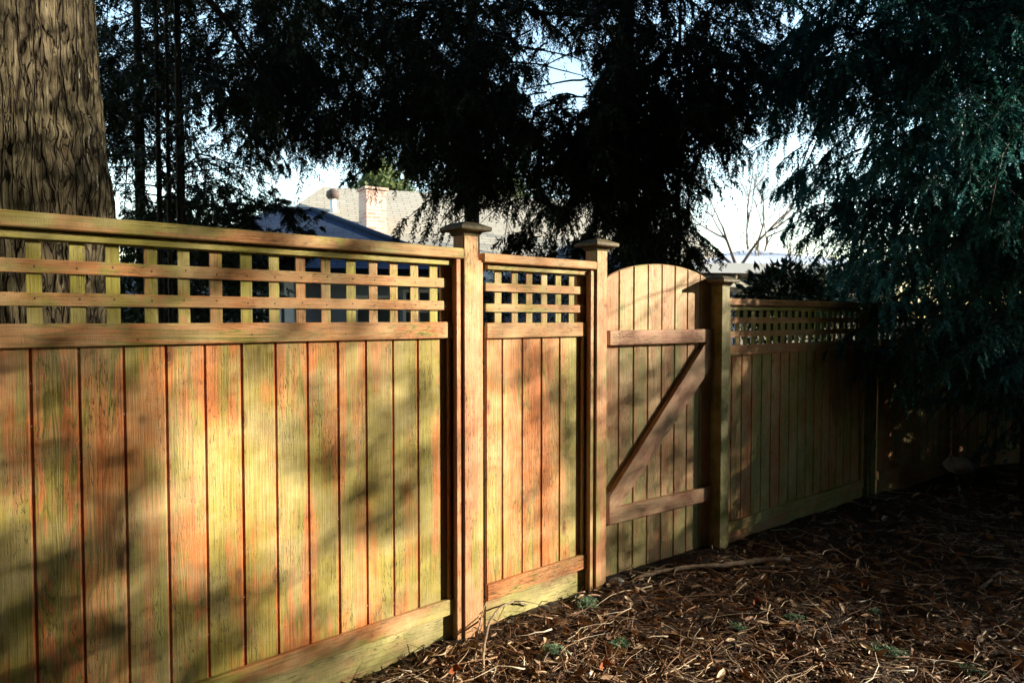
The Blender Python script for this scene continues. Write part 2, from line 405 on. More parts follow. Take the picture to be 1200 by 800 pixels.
# brace: parallelogram prism between the rails
A0, A1 = rg.pt(g0 + .002, 0, 0), None
def brace():
    zb, zt = .380, 1.360
    bl = [(g0 + .0, zb), (g0 + .095, zb), (g1 + .010, zt - .0), (g1 - .125, zt)]
    bl = [(g0 + .0, zb + .075), (g0 + .0, zb), (g0 + .085, zb), (g1 + .008, zt - .11), (g1 + .008, zt), (g1 - .105, zt)]
    m = MB(); ax = unit(V(g1 - g0 - .1, zt - zb, 0)); off = V(3.3, 8.1, 1.7); vs = []; pc = []
    for o in (-.034, .003):
        for (x, z) in bl:
            vs.append(rg.pt(x, o, z)); q = V(x, z, 0); pc.append(off + V(np.dot(q, V(-ax[1], ax[0], 0)), o, np.dot(q, ax)))
    n = len(bl); fs = [tuple(range(n)), tuple(range(2 * n - 1, n - 1, -1))]
    fs = [tuple(range(n))[::-1], tuple(range(n, 2 * n))]
    for i in range(n): j = (i + 1) % n; fs.append((i, j, n + j, n + i))
    m.add(vs, fs, pc, .7)
    for dz in (-.02, .015): nail(m, rg, g1 - .045, .0035, zt - .045 + dz, 1, .004)
    m.build('diagonal_brace', [W_GRAIL, NAILB], gate)
brace()

# ------------------------------------------------------------------ ground
def gheight(x, y):
    h = -.055 + .03 * mnoise.noise(Vector((x * .5, y * .5, 3.1))) 
    h += .018 * mnoise.noise(Vector((x * 2.3, y * 2.3, 1.1))) + .010 * mnoise.noise(Vector((x * 7, y * 7, 5.7))) + .006 * mnoise.noise(Vector((x * 19, y * 19, 9.7)))
    if y > 4.4: h -= .03 * min(1, (y - 4.4) / 1.5) * max(0, min(1, (x - 1) / 1.5))
    if x > 3.7: h += min(.09, .06 * (x - 3.7))
    if x * x + y * y > 14 ** 2: h = -.06
    return h
def axis(lo, hi, step, far):
    a = list(np.arange(lo, hi, step)); st = step
    r_ = []; x = a[-1]
    while x < far: st *= 1.22; x += st; r_.append(x)
    st = step; l_ = []; x = a[0]
    while x > -far: st *= 1.22; x -= st; l_.append(x)
    return l_[::-1] + a + r_
gx = axis(-1.2, 5.6, .03, 700); gy = axis(2.3, 8.2, .03, 700)
vs = [(x, y, gheight(x, y)) for y in gy for x in gx]; nx = len(gx)
fs = [(j * nx + i, j * nx + i + 1, (j + 1) * nx + i + 1, (j + 1) * nx + i) for j in range(len(gy) - 1) for i in range(nx - 1)]
me = bpy.data.meshes.new('ground'); me.from_pydata(vs, [], fs); me.polygons.foreach_set('use_smooth', [True] * len(fs))
g = NG('soil'); P = g.geo()
c = g.ramp(g.noise(P, 22, 6, .7, .5), [(.3, (.012, .007, .005)), (.5, (.034, .019, .012)), (.62, (.065, .038, .023)), (.75, (.12, .078, .05))])
c = g.mix(g.ramp(g.noise(P, 1.3, 4, .6), [(.5, 0), (.7, .6)]), c, (.035, .030, .016))
g.color(c); g.b.inputs['Roughness'].default_value = .95; g.bump(g.math('ADD', g.noise(P, 60, 5, .7), g.noise(g.vmul(P, (30, 90, 30)), 1, 4, .7)), 1, .02)
link_mesh('ground', me, g.m); tag(bpy.data.objects['ground'], kind='structure')

# ------------------------------------------------------------------ foliage generator
def leafmat(name, c0, c1, c2, trans=.25):
    g = NG(name); r = g.attr('rnd', 'Fac')
    c = g.ramp(r, [(0, c0), (.55, c1), (1, c2)]); g.color(c); g.b.inputs['Roughness'].default_value = .6
    g.b.inputs['Specular IOR Level'].default_value = .25
    if trans:
        tr = g.n.new('ShaderNodeBsdfTranslucent'); g.L(c, tr.inputs[0]); mx = g.n.new('ShaderNodeMixShader'); mx.inputs[0].default_value = trans
        out = g.n['Material Output']; g.L(g.b.outputs[0], mx.inputs[1]); g.L(tr.outputs[0], mx.inputs[2]); g.L(mx.outputs[0], out.inputs[0])
    return g.m
LEAF_DARK = leafmat('hemlock_needles', (.020, .030, .014), (.03, .048, .02), (.05, .07, .03), .12)
LEAF_BLUE = leafmat('cedar_sprays', (.025, .11, .075), (.05, .21, .19), (.11, .35, .40), .3)
LEAF_GREEN = leafmat('evergreen_leaves', (.03, .06, .02), (.05, .10, .03), (.08, .14, .05), .25)
LEAF_PALE = leafmat('pale_foliage', (.10, .14, .05), (.16, .20, .08), (.22, .26, .12), .3)
LEAF_RHODO = leafmat('glossy_leaves', (.02, .045, .015), (.035, .07, .02), (.06, .10, .035), .1)
g = NG('twig_bark'); g.color(g.ramp(g.noise(g.vmul(g.geo(), (30, 30, 8)), 1, 4), [(.3, (.025, .018, .012)), (.7, (.08, .06, .045))])); g.b.inputs['Roughness'].default_value = .9; BARKT = g.m
g = NG('pale_twig'); g.color((.16, .12, .09)); g.b.inputs['Roughness'].default_value = .9; BARKP = g.m

def leaves(base, dirs, nor, length, width):
    """diamond leaflets"""
    dirs = nrm(dirs); side = nrm(np.cross(dirs, nor)); L = length[:, None]; W = width[:, None]
    return np.stack([base, base + dirs * L * .45 + side * W * .5, base + dirs * L, base + dirs * L * .45 - side * W * .5], 1)

def sprays(P0_, D, L, droop, nt=26, nl=22, tl=.35, ll=.045, lw=.010, hang=.35, cut=None, tstart=.12, tdr=.5):
    """branches (N) -> twigs -> leaflets; returns leaf quads, twig segments, branch polylines"""
    N = len(P0_); D = nrm(D)
    T = rng.uniform(tstart, 1.0, (N, nt)); Lb = L[:, None]
    dn = V(0, 0, -1)
    pos = P0_[:, None] + D[:, None] * (Lb * T)[..., None] + dn * (droop[:, None] * Lb * T ** 2)[..., None]
    tan = nrm(D[:, None] + dn * (2 * droop[:, None] * T)[..., None])
    side = nrm(np.cross(tan, V(0, 0, 1))) * np.where(rng.random((N, nt)) < .5, -1, 1)[..., None]
    td = nrm(tan * rng.uniform(.3, .9, (N, nt, 1)) + side * rng.uniform(.3, 1, (N, nt, 1)) + dn * hang * rng.uniform(0, 1.6, (N, nt, 1)) + rng.normal(0, .15, (N, nt, 3)))
    tlen = tl * (1.15 - .65 * T) * rng.uniform(.6, 1.25, (N, nt)) * np.clip(L[:, None], .5, 1.4)
    pos = pos.reshape(-1, 3); td = td.reshape(-1, 3); tlen = tlen.ravel(); side = side.reshape(-1, 3)
    if cut is not None:
        k = ~cut(pos + td * tlen[:, None] * .6); pos, td, tlen, side = pos[k], td[k], tlen[k], side[k]
    M = len(pos); U = (np.arange(nl) + rng.random((M, nl))) / nl
    lp = pos[:, None] + td[:, None] * (tlen[:, None] * U)[..., None] + dn * (tdr * tlen[:, None] * U ** 2)[..., None]
    tt = nrm(td[:, None] + dn * (2 * tdr * U)[..., None])
    nn = nrm(np.cross(td, nrm(np.cross(td, V(.1, .2, 1)))))[:, None] + rng.normal(0, .45, (M, nl, 3))
    sd = nrm(np.cross(tt, nn)) * np.where(np.arange(nl) % 2, -1, 1)[None, :, None]
    ld = tt * rng.uniform(.5, 1.0, (M, nl, 1)) + sd * rng.uniform(.3, .9, (M, nl, 1)) + rng.normal(0, .2, (M, nl, 3)) + dn * .15
    ln = (ll * (1.15 - .5 * U) * rng.uniform(.6, 1.3, (M, nl))).ravel(); lp = lp.reshape(-1, 3)
    q = leaves(lp, ld.reshape(-1, 3), nn.reshape(-1, 3), ln, lw * rng.uniform(.7, 1.3, len(ln)))
    tr = rng.random(M)[:, None] * .7 + rng.random((M, nl)) * .3
    r = tr.ravel()
    if cut is not None:
        k = ~cut(lp); q, r = q[k], r[k]
    mid = pos + td * tlen[:, None] * .5 + dn * (tdr * .25 * tlen)[:, None]; end = pos + td * tlen[:, None] + dn * (tdr * tlen)[:, None]
    return q, r, (pos, mid, end)

def twig_quads(pos, mid, end, w=.004):
    s = nrm(np.cross(end - pos, rng.normal(0, 1, pos.shape))) * w * .5; s2 = nrm(np.cross(end - pos, s)) * w * .5
    out = []
    for a in (s, s2):
        out.append(np.stack([pos - a, pos + a, mid + a * .7, mid - a * .7], 1)); out.append(np.stack([mid - a * .7, mid + a * .7, end + a * .2, end - a * .2], 1))
    return np.concatenate(out)

def limb_mesh(mb, p, D, L, dr, r0, n=6, wob=.03):
    t = np.linspace(0, 1, 8); D = unit(D)
    pts = p + D * (L * t)[:, None] + V(0, 0, -1) * (dr * L * t ** 2)[:, None]
    pts[1:] += rng.normal(0, wob * L * .25, (7, 3)) * t[1:, None]
    mb.tube(pts, r0 * (1 - .85 * t), n)

def bark_trunk(parent, base, top, r0, r1, mat, rough=.03, nseg=60, nz=80, flare=.25, name='trunk', ridge=7, fn=None, plates=False):
    crk = []
    base = np.asarray(base, float); top = np.asarray(top, float); vs = []; sd = random.uniform(0, 90)
    H = top[2] - base[2]
    for j in range(nz + 1):
        t = j / nz; c = base + (top - base) * t; z = H * t
        rr = r0 + (r1 - r0) * t + r0 * flare * math.exp(-z / (.5 * max(r0 * 2, .1)))
        for i in range(nseg):
            a = 2 * math.pi * i / nseg; ca, sa = math.cos(a), math.sin(a)
            q = Vector((ca * rr * ridge + sd, sa * rr * ridge, z * .9))
            nz1 = mnoise.noise(q + Vector((mnoise.noise(Vector((ca * 2, sa * 2, z * 2.0 + sd))) * 1.2, 0, 0)))
            rid = abs(nz1) ** .6; nz2 = mnoise.noise(Vector((ca * rr * 26, sa * rr * 26, z * 7)))
            rad = rr * (1 + .06 * mnoise.noise(Vector((ca * 1.3, sa * 1.3, z * .8 + sd)))) + rough * (rid - .5) + rough * .3 * nz2
            cv = .0
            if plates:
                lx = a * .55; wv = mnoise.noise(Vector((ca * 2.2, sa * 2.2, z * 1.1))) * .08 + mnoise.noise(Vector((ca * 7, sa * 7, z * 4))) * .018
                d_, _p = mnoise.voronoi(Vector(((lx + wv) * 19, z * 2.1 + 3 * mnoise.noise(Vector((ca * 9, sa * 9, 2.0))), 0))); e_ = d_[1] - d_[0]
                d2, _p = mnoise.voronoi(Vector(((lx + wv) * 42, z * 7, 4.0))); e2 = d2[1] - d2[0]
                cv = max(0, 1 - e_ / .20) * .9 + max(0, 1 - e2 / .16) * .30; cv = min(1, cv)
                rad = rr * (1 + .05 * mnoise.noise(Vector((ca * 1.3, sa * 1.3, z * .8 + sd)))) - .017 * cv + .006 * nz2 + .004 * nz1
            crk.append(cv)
            if fn: rad += fn(a, z)
            vs.append((c[0] + ca * rad, c[1] + sa * rad, c[2]))
    fs = [(j * nseg + i, j * nseg + (i + 1) % nseg, (j + 1) * nseg + (i + 1) % nseg, (j + 1) * nseg + i) for j in range(nz) for i in range(nseg)]
    me = bpy.data.meshes.new(name); me.from_pydata(vs, [], fs); me.polygons.foreach_set('use_smooth', [True] * len(fs))
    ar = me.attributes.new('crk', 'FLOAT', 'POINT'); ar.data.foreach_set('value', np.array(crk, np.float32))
    return link_mesh(name, me, mat, parent)

def bark(name, c0, c1, c2, ridge=1.0):
    g = NG(name); P = g.geo()
    warp = g.vmul(P, (1, 1, 1))
    n1 = g.noise(g.vmul(P, (15, 15, 1.5)), 1, 3, .5, .5); n2 = g.noise(g.vmul(P, (34, 34, 4.5)), 1, 4, .6, .4); f2 = g.noise(g.vmul(P, (90, 90, 14)), 1, 5, .7)
    k1 = g.math('ABSOLUTE', g.math('SUBTRACT', n1, .5)); k2 = g.math('ABSOLUTE', g.math('SUBTRACT', n2, .5))
    crack = g.math('MULTIPLY', g.ramp(k1, [(.0, 0), (.010, .15), (.045, 1)]), g.ramp(k2, [(0, .55), (.03, 1)]))
    f = g.mix(g.noise(g.vmul(P, (8, 8, 2)), 1, 5, .65), c1, c2)
    f = g.mix(g.ramp(g.noise(P, 2.2, 4), [(.45, 0), (.7, .4)]), f, (.12, .13, .06))
    f = g.mix(g.ramp(f2, [(.35, .8), (.6, 0)]), f, g.mix(1.0, f, (.45, .40, .36), 'MULTIPLY'))
    f = g.mix(crack, c0, f)
    g.color(f); g.b.inputs['Roughness'].default_value = .92
    g.bump(g.math('ADD', g.math('MULTIPLY', crack, 1.2), g.math('MULTIPLY', f2, .5)), 1.0, .02)
    return g.m
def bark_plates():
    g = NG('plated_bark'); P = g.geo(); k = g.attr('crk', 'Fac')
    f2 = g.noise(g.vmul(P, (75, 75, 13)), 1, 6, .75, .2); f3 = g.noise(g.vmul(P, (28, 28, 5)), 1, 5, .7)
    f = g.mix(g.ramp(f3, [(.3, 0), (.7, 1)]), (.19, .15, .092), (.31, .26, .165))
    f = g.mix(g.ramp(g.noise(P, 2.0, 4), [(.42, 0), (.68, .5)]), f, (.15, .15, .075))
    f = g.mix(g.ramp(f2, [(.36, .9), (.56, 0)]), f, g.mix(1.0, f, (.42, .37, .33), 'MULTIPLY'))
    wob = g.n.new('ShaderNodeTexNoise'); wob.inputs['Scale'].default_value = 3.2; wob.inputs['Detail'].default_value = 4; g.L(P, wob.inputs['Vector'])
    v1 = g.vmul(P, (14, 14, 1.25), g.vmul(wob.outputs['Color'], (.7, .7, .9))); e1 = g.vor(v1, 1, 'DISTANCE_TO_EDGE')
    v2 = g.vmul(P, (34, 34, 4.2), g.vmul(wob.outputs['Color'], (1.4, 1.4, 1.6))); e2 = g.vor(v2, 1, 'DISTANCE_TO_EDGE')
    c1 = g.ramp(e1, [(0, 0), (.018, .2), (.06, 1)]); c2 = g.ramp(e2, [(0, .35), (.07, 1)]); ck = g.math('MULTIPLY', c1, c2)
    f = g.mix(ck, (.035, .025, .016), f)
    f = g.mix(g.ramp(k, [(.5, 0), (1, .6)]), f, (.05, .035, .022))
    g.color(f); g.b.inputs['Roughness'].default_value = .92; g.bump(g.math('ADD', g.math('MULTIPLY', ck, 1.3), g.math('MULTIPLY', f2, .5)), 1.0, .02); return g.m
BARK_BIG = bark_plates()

BARK_DARK = bark('dark_bark', (.02, .014, .01), (.06, .045, .032), (.10, .08, .06))

# crown branches helper: ring of limbs around a trunk
def limbs(cx, cy, z0, z1, n, len_fn, az=(0, 360), rise=(-.1, .25)):
    z = np.sort(rng.uniform(z0, z1, n)); a = np.radians(rng.uniform(az[0], az[1], n))
    D = np.stack([np.cos(a), np.sin(a), rng.uniform(*rise, n)], 1); L = np.array([len_fn(q) for q in z]) * rng.uniform(.7, 1.1, n)
    return np.stack([np.full(n, cx), np.full(n, cy), z], 1), D, L

def conifer(name, cx, cy, zb, H, r, label, br, leafm, group=None, trunk_kw=None, cat='tree', bark_m=None, droop=.25, cut=None, limb_r=.013, tw=.004, **sp):
    e = empty(name, (cx, cy, zb), label, cat, group)
    kw = dict(rough=.015, nseg=28, nz=50); kw.update(trunk_kw or {})
    bark_trunk(e, (cx, cy, zb), (cx, cy, zb + H), r, r * .2, bark_m or BARK_DARK, **kw)
    P_, D_, L_ = br
    if cut is not None:
        ok = ~(cut(P_) | cut(P_ + D_ * (L_ * .5)[:, None]) | cut(P_ + D_ * L_[:, None])); P_, D_, L_ = P_[ok], D_[ok], L_[ok]
    dr = rng.uniform(.5, 1.4, len(P_)) * droop
    q, rr, tws = sprays(P_, D_, L_, dr, cut=cut, **sp)
    quads_mesh('crown', q, rr, leafm, e)
    m = MB()
    for p, d, l, k in zip(P_, D_, L_, dr): limb_mesh(m, p, d, l, k, limb_r * (.5 + l / 3))
    m.build('branches', [BARKT], e)
    quads_mesh('twigs', twig_quads(*tws, w=tw), np.zeros(len(tws[0]) * 4), BARKT, e)
    return e

def vol(c, rad, n, L=(.45, .95), down=.15):
    """short side branches spread through a crown, pointing out from its middle"""
    u = nrm(rng.normal(0, 1, (n, 3))) * (rng.random((n, 1)) ** (1 / 2.6)); c = np.asarray(c, float); rad = np.asarray(rad, float)
    k = np.array([mnoise.noise(Vector((c + q * rad) * 1.3)) for q in u]) > -.18; u = u[k]; n = len(u)
    D = np.stack([u[:, 0] + rng.normal(0, .5, n), u[:, 1] + rng.normal(0, .5, n), rng.normal(-down, .22, n)], 1)
    return c + u * rad, nrm(D), rng.uniform(*L, n)

def cat3(*a): return tuple(np.concatenate([x[i] for x in a]) for i in range(3))
def ell(*E):
    """world-space openings in the crowns: (centre, radii)"""
    def f(p):
        k = np.zeros(len(p), bool)
        for c, r in E: k |= (((p - np.asarray(c)) / np.asarray(r)) ** 2).sum(1) < 1 + .5 * np.sin(p[:, 0] * 9 + p[:, 2] * 13) * .8
        return k
    return f

# --- big fir on the left, just behind the fence
TX, TY = -2.66, 3.55
def knots(a, z):
    v = 0
    for (ka, kz, h, s1_, s2_) in ((-.10, 2.50, .030, .20, .06), (-.22, 2.20, .045, .28, .09), (.05, 2.34, .03, .22, .10), (-.35, 2.42, .028, .14, .04), (.28, 2.12, .04, .3, .16)):
        da = (a - ka + math.pi) % (2 * math.pi) - math.pi
        v += h * math.exp(-(da / s1_) ** 2 - ((z - .1 - kz) / s2_) ** 2)
    return v
fir = empty('fir_tree', (TX, TY, -.1), 'large conifer with thick furrowed brown trunk behind the lattice at the left', 'tree')
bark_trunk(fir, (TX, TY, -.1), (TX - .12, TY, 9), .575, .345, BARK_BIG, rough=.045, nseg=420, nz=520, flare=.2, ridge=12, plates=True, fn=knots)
br = cat3(limbs(TX, TY, 4.2, 6.5, 16, lambda z: 4.0, (35, 80), (-.05, .1)), limbs(TX, TY, 4.0, 8.5, 30, lambda z: 3.4, (60, 260), (-.05, .2)))
q, rr, tws = sprays(*br, rng.uniform(.15, .35, len(br[0])), nt=46, nl=24, tl=.42, ll=.055, lw=.013)
quads_mesh('crown', q, rr, LEAF_DARK, fir)
m = MB(); [limb_mesh(m, p, d, l, .2, .05) for p, d, l in zip(*br)]; m.build('branches', [BARKT], fir)
g = NG('resin'); g.color((.62, .62, .55)); g.b.inputs['Roughness'].default_value = .35; RES = g.m
m = MB()
for (px, py, ln) in ((64, 128, 34), (70, 150, 18), (73, 162, 20), (85, 145, 16), (104, 128, 30), (102, 165, 40), (107, 190, 22), (55, 20, 60), (42, 190, 60), (98, 60, 12)):
    p = at(px, py, 3.2); # drop of resin on the bark: put on the trunk surface
    Z = p[2]; rr_ = .575 + (.345 - .575) * (Z + .1) / 9.1
    cx = TX - .12 * (Z + .1) / 9.1
    k = (px - 600) / F; yy = TY - .1
    for _ in range(20):
        xx = k * yy; dx = xx - cx; yy = TY - math.sqrt(max(.003, (rr_ + .012) ** 2 - dx * dx))
    p = V(k * yy, yy, Z); a = math.atan2(yy - TY, k * yy - cx); out = V(math.cos(a), math.sin(a), 0)
    n = 8; pts = [p + out * .004 + V(0, 0, -ln * .0036 * i / n) + V(random.uniform(-.003, .003), 0, 0) + out * (knots(a, Z + .1 - ln * .0036 * i / n)) for i in range(n + 1)]
    m = MB(); m.tube(pts, [random.uniform(.0012, .0035) for _ in pts], 5); m.build('resin_drip', [RES], fir)

# ------------------------------------------------------------------ trees behind the fence
gapA = ell((at(664, 100, 7), (.24, 5.0, .28)), (at(636, 62, 7), (.20, 5.0, .16)), (at(885, 250, 7), (.50, 4, .58)), (at(892, 130, 7), (.12, 4, .4)), (at(352, 207, 8), (.42, 3, .26)),
           (at(450, 235, 8), (.60, 3, .30)), (at(575, 272, 8), (.3, 3, .12)), (at(664, 98, 8.6), (.30, 1.2, .36)), (at(885, 245, 8.4), (.60, 1.5, .75)), (at(440, 232, 8.6), (.5, .6, .26)))
KW = dict(nt=18, nl=25, tl=.42, ll=.050, lw=.0145, hang=.5, tdr=.55)
xB = at(735, 300, 7.2)[0]; xb = at(668, 300, 7.2)[0]
_hb0 = conifer('hemlock_tree', xB, 7.2, -.1, 10, .09, 'dark drooping conifer filling the sky behind the gate posts', cat3(
    vol((xb, 6.8, 2.75), (.95, .6, .55), 110), vol((xb - .25, 6.8, 3.6), (1.7, .8, .9), 270), vol((xb - .1, 6.9, 4.7), (2.0, 1.1, 1.0), 220), vol((xb + .45, 6.5, 3.6), (.6, .3, 1.0), 90), limbs(xB, 7.2, 2.8, 6, 12, lambda z: 1.6)),
    LEAF_DARK, droop=.3, cut=gapA, **KW)
xC = at(386, 200, 8.6)[0]; xc = at(553, 300, 8.6)[0]
_hb = conifer('hemlock_tree', xc, 8.6, -.1, 11, .12, 'dark conifer with feathery hanging branches above the tan house roof', cat3(
    vol((xC - .3, 8.2, 4.6), (2.5, .8, .95), 340), vol((xC + 1.2, 7.9, 3.75), (1.1, .5, .7), 150), vol((xC, 8.4, 6.0), (2.6, 1.2, 1.1), 120), limbs(xc, 8.6, 4.2, 7, 12, lambda z: 2.0)),
    LEAF_DARK, droop=.3, cut=gapA, **KW)
m = MB()
for (x0, y0, x1, y1, r_) in ((700, 20, 545, 5, .022), (690, 92, 612, 104, .012), (690, 112, 628, 120, .009), (640, 58, 590, 60, .010), (560, 20, 380, -10, .02)):
    a_, b_ = at(x0, y0, 7.1), at(x1, y1, 6.9); t_ = np.linspace(0, 1, 9)[:, None]; pp = a_ + (b_ - a_) * t_ + rng.normal(0, .004, (9, 3)); m = MB(); m.tube(pp, np.linspace(r_, r_ * .4, 9), 6); m.build('bare_limb', [BARKT], _hb0)
cD = at(795, 290, 7.8)
conifer('hemlock_tree', cD[0], cD[1], -.1, 8, .032, 'slim drooping conifer showing above the arched gate', cat3(
    vol((cD[0], 7.6, 2.5), (.50, .5, .75), 90, (.3, .6)), vol((cD[0] + .1, 7.7, 3.9), (.95, .7, 1.0), 190), vol((cD[0], 7.8, 5.4), (1.1, .9, 1.0), 80)), LEAF_DARK, droop=.35, cut=gapA, **KW)
xE = at(165, 250, 7.4)[0]
conifer('hemlock_tree', xE, 7.4, -.1, 9, .07, 'dark evergreen just right of the thick fir trunk', cat3(
    vol((xE + .2, 7.3, 3.9), (1.3, .6, .9), 150), vol((xE + .2, 7.3, 2.4), (.9, .5, .9), 60, (.3, .6)), vol((xE, 7.4, 5.6), (1.5, .9, 1.0), 90)), LEAF_DARK, droop=.25, **KW)
# slender multi-stem trees
for i, (px, Y, rr_, lb) in enumerate(((188, 5.6, .022, 'leftmost of the slim dark stems standing right of the thick trunk'), (199, 5.7, .018, 'slim dark stem, second from the left beyond the lattice'),
                                 (211, 5.5, .022, 'slim dark stem, third from the left beyond the lattice'), (219, 5.8, .016, 'slim dark stem, rightmost of the close group'))):
    p = at(px, 300, Y); lean = random.uniform(-.1, .1)
    e = empty('slender_tree', (p[0], p[1], -.08), lb, 'tree', 'slim tree stems beyond the lattice')
    bark_trunk(e, (p[0], p[1], -.08), (p[0] + lean, p[1], 6), rr_ * 1.3, rr_ * .5, BARK_DARK, rough=.004, nseg=12, nz=40)
    br = limbs(p[0], p[1], 2.2, 4.5, 13, lambda z: .8, rise=(.1, .6)); br[0][:, 0] += lean * (br[0][:, 2] / 6)
    q, r_, tws = sprays(*br, np.full(len(br[0]), .15), nt=14, nl=16, tl=.22, ll=.04, lw=.012)
    quads_mesh('crown', q, r_, LEAF_DARK, e)
    m = MB(); [limb_mesh(m, a, b, c, .15, .008, 5) for a, b, c in zip(*br)]; m.build('branches', [BARKT], e)
# shrubby evergreen before the house
cS = at(285, 260, 8.2)
conifer('evergreen_shrub', cS[0], 8.2, -.1, 2.9, .05, 'dusky evergreen shrub in front of the shaded house roof', cat3(
    vol((cS[0], 8.1, 2.55), (.95, .5, .52), 150, (.3, .6), -.1), vol((cS[0] - .45, 8.1, 1.6), (.75, .5, .8), 90, (.3, .6), -.1)), LEAF_DARK, cat='shrub', droop=.1, nt=26, nl=20, tl=.26, ll=.045, lw=.012)

# --- blue-green cedar on the right, on the near side
CX, CY = 4.68, 6.1
cedar_br = cat3(limbs(CX, CY, .9, 6.5, 60, lambda z: 1.9, (95, 300), (-.1, .25)), limbs(CX, CY, 1.0, 8.5, 60, lambda z: 1.9, (-90, 100), (.0, .3)),
                vol((3.95, 5.5, 1.85), (.85, .5, .75), 220, (.4, .8)), vol((4.5, 5.9, 1.2), (.6, .6, .5), 60, (.4, .8)), vol((5.6, 6.3, 1.0), (.6, .7, .6), 110, (.4, .7)),
                vol((3.9, 6.2, 3.3), (1.35, .9, 1.15), 480, (.5, .9)), vol((3.25, 6.7, 3.6), (.65, .6, 1.1), 130, (.4, .8)), vol((4.1, 6.3, 5.0), (2.0, 1.2, 1.2), 330, (.5, .9)))
cutC0 = ell((at(1085, 508, 6.0), (.55, 1.4, .26)), (at(893, 245, 6.2), (.34, 3, .85)))
def cutC(p):
    k = cutC0(p)
    for run, b in ((rg, rg.len + .05), (r2, r2.len)):
        den = float(np.dot(run.n, S)); t = ((p - run.A) @ run.n) / den; h = p - t[:, None] * S; sx_ = (h - run.A) @ run.d
        k |= (t > 0) & (sx_ > 0) & (sx_ < b) & (h[:, 2] > 0) & (h[:, 2] < 1.95)
    return k
conifer('cedar_tree', CX, CY, -.15, 11, .10, 'blue-green cedar with drooping sprays hanging over the right end of fence', cedar_br, LEAF_BLUE,
        droop=.4, cut=cutC, nt=18, nl=28, tl=.36, ll=.036, lw=.014, hang=.55, tdr=.6)
p = (6.2, 7.8)
conifer('cedar_tree', p[0], p[1], -.15, 11, .16, 'dark cedar behind the drooping one at the right edge', cat3(
    limbs(*p, .8, 4, 60, lambda z: 2.2), limbs(*p, 3.5, 8.5, 70, lambda z: 2.3)), LEAF_BLUE, droop=.3, nt=26, nl=18, tl=.5, ll=.08, lw=.022, hang=.7, tdr=.8)
p = (9.2, 11.6)
conifer('cedar_tree', p[0], p[1], -.15, 11, .16, 'far blue-green cedar beyond the right end of the fence', cat3(
    limbs(*p, 1.2, 4, 50, lambda z: 1.5), limbs(*p, 3.5, 9, 70, lambda z: 1.7)), LEAF_BLUE, droop=.3, nt=30, nl=20, tl=.5, ll=.08, lw=.02, hang=.7, tdr=.8)

# --- glossy shrub behind the right fence
def leafy(name, c, rad, n, lf, label, cat='shrub', ll=.10, lw=.04, stems=8, mat=LEAF_RHODO, group=None, bm=None, shell=.4):
    e = empty(name, (c[0], c[1], -.08), label, cat, group)
    u = nrm(rng.normal(0, 1, (n, 3))); rr_ = (shell + (1 - shell) * rng.random((n, 1)) ** .5)
    nz = np.array([mnoise.noise(Vector(v * 2.3 + np.asarray(c))) for v in u])[:, None]
    p = np.asarray(c) + u * rad * rr_ * (1 + .5 * nz)
    dd = u + rng.normal(0, .6, (n, 3)) + V(0, 0, -.2)
    q = leaves(p, dd, rng.normal(0, .5, (n, 3)) + V(0, 0, 1), ll * rng.uniform(.6, 1.3, n), lw * rng.uniform(.7, 1.2, n))
    quads_mesh('crown', q, rng.random(n), mat, e); m = MB()
    for k in range(stems):
        t = c + V(*(nrm(rng.normal(0, 1, 3)) * rad * .8)); b = V(c[0] + random.uniform(-.1, .1), c[1] + random.uniform(-.1, .1), -.1)
        tt = np.linspace(0, 1, 7)[:, None]; pts = b + (t - b) * tt + V(0, 0, 1) * .25 * np.sin(tt * 3.14) + rng.normal(0, .02, (7, 3)); m.tube(pts, np.linspace(.02, .004, 7) * (bm or 1), 6)
    m.build('stems', [BARKT], e); return e
leafy('rhododendron_bush', at(922, 352, 7.4), V(.50, .5, .34), 2600, 0, 'broad-leaved bush peeping over the fence right of the gate', ll=.11, lw=.04)
leafy('laurel_bush', at(985, 345, 9.0), V(.7, .5, .5), 2600, 0, 'bush of small leaves behind the far end of the lattice', ll=.08, lw=.03, mat=LEAF_GREEN)
leafy('hedge_shrub', at(640, 372, 7.8), V(.9, .5, .9), 5000, 0, 'dark bush seen through the short lattice beside the gate', ll=.08, lw=.03, mat=LEAF_DARK)
leafy('hedge_shrub', at(235, 372, 6.6), V(.55, .5, .9), 5000, 0, 'dark bush seen through the long lattice left of the house', ll=.08, lw=.03, mat=LEAF_DARK)
leafy('hedge_shrub', at(150, 365, 6.2), V(.55, .4, .8), 3000, 0, 'dark bush between the thick trunk and the slim stems, behind the lattice', ll=.08, lw=.03, mat=LEAF_DARK)
leafy('hedge_shrub', V(2.9, 8.3, .6), V(1.2, .5, 1.0), 5000, 0, 'dark bush behind the shaded lattice right of the gate', ll=.08, lw=.03, mat=LEAF_DARK)
leafy('hedge_shrub', V(4.9, 8.8, .6), V(1.4, .5, 1.3), 6000, 0, 'dark bush beyond the far end of the shaded fence', ll=.08, lw=.03, mat=LEAF_DARK)

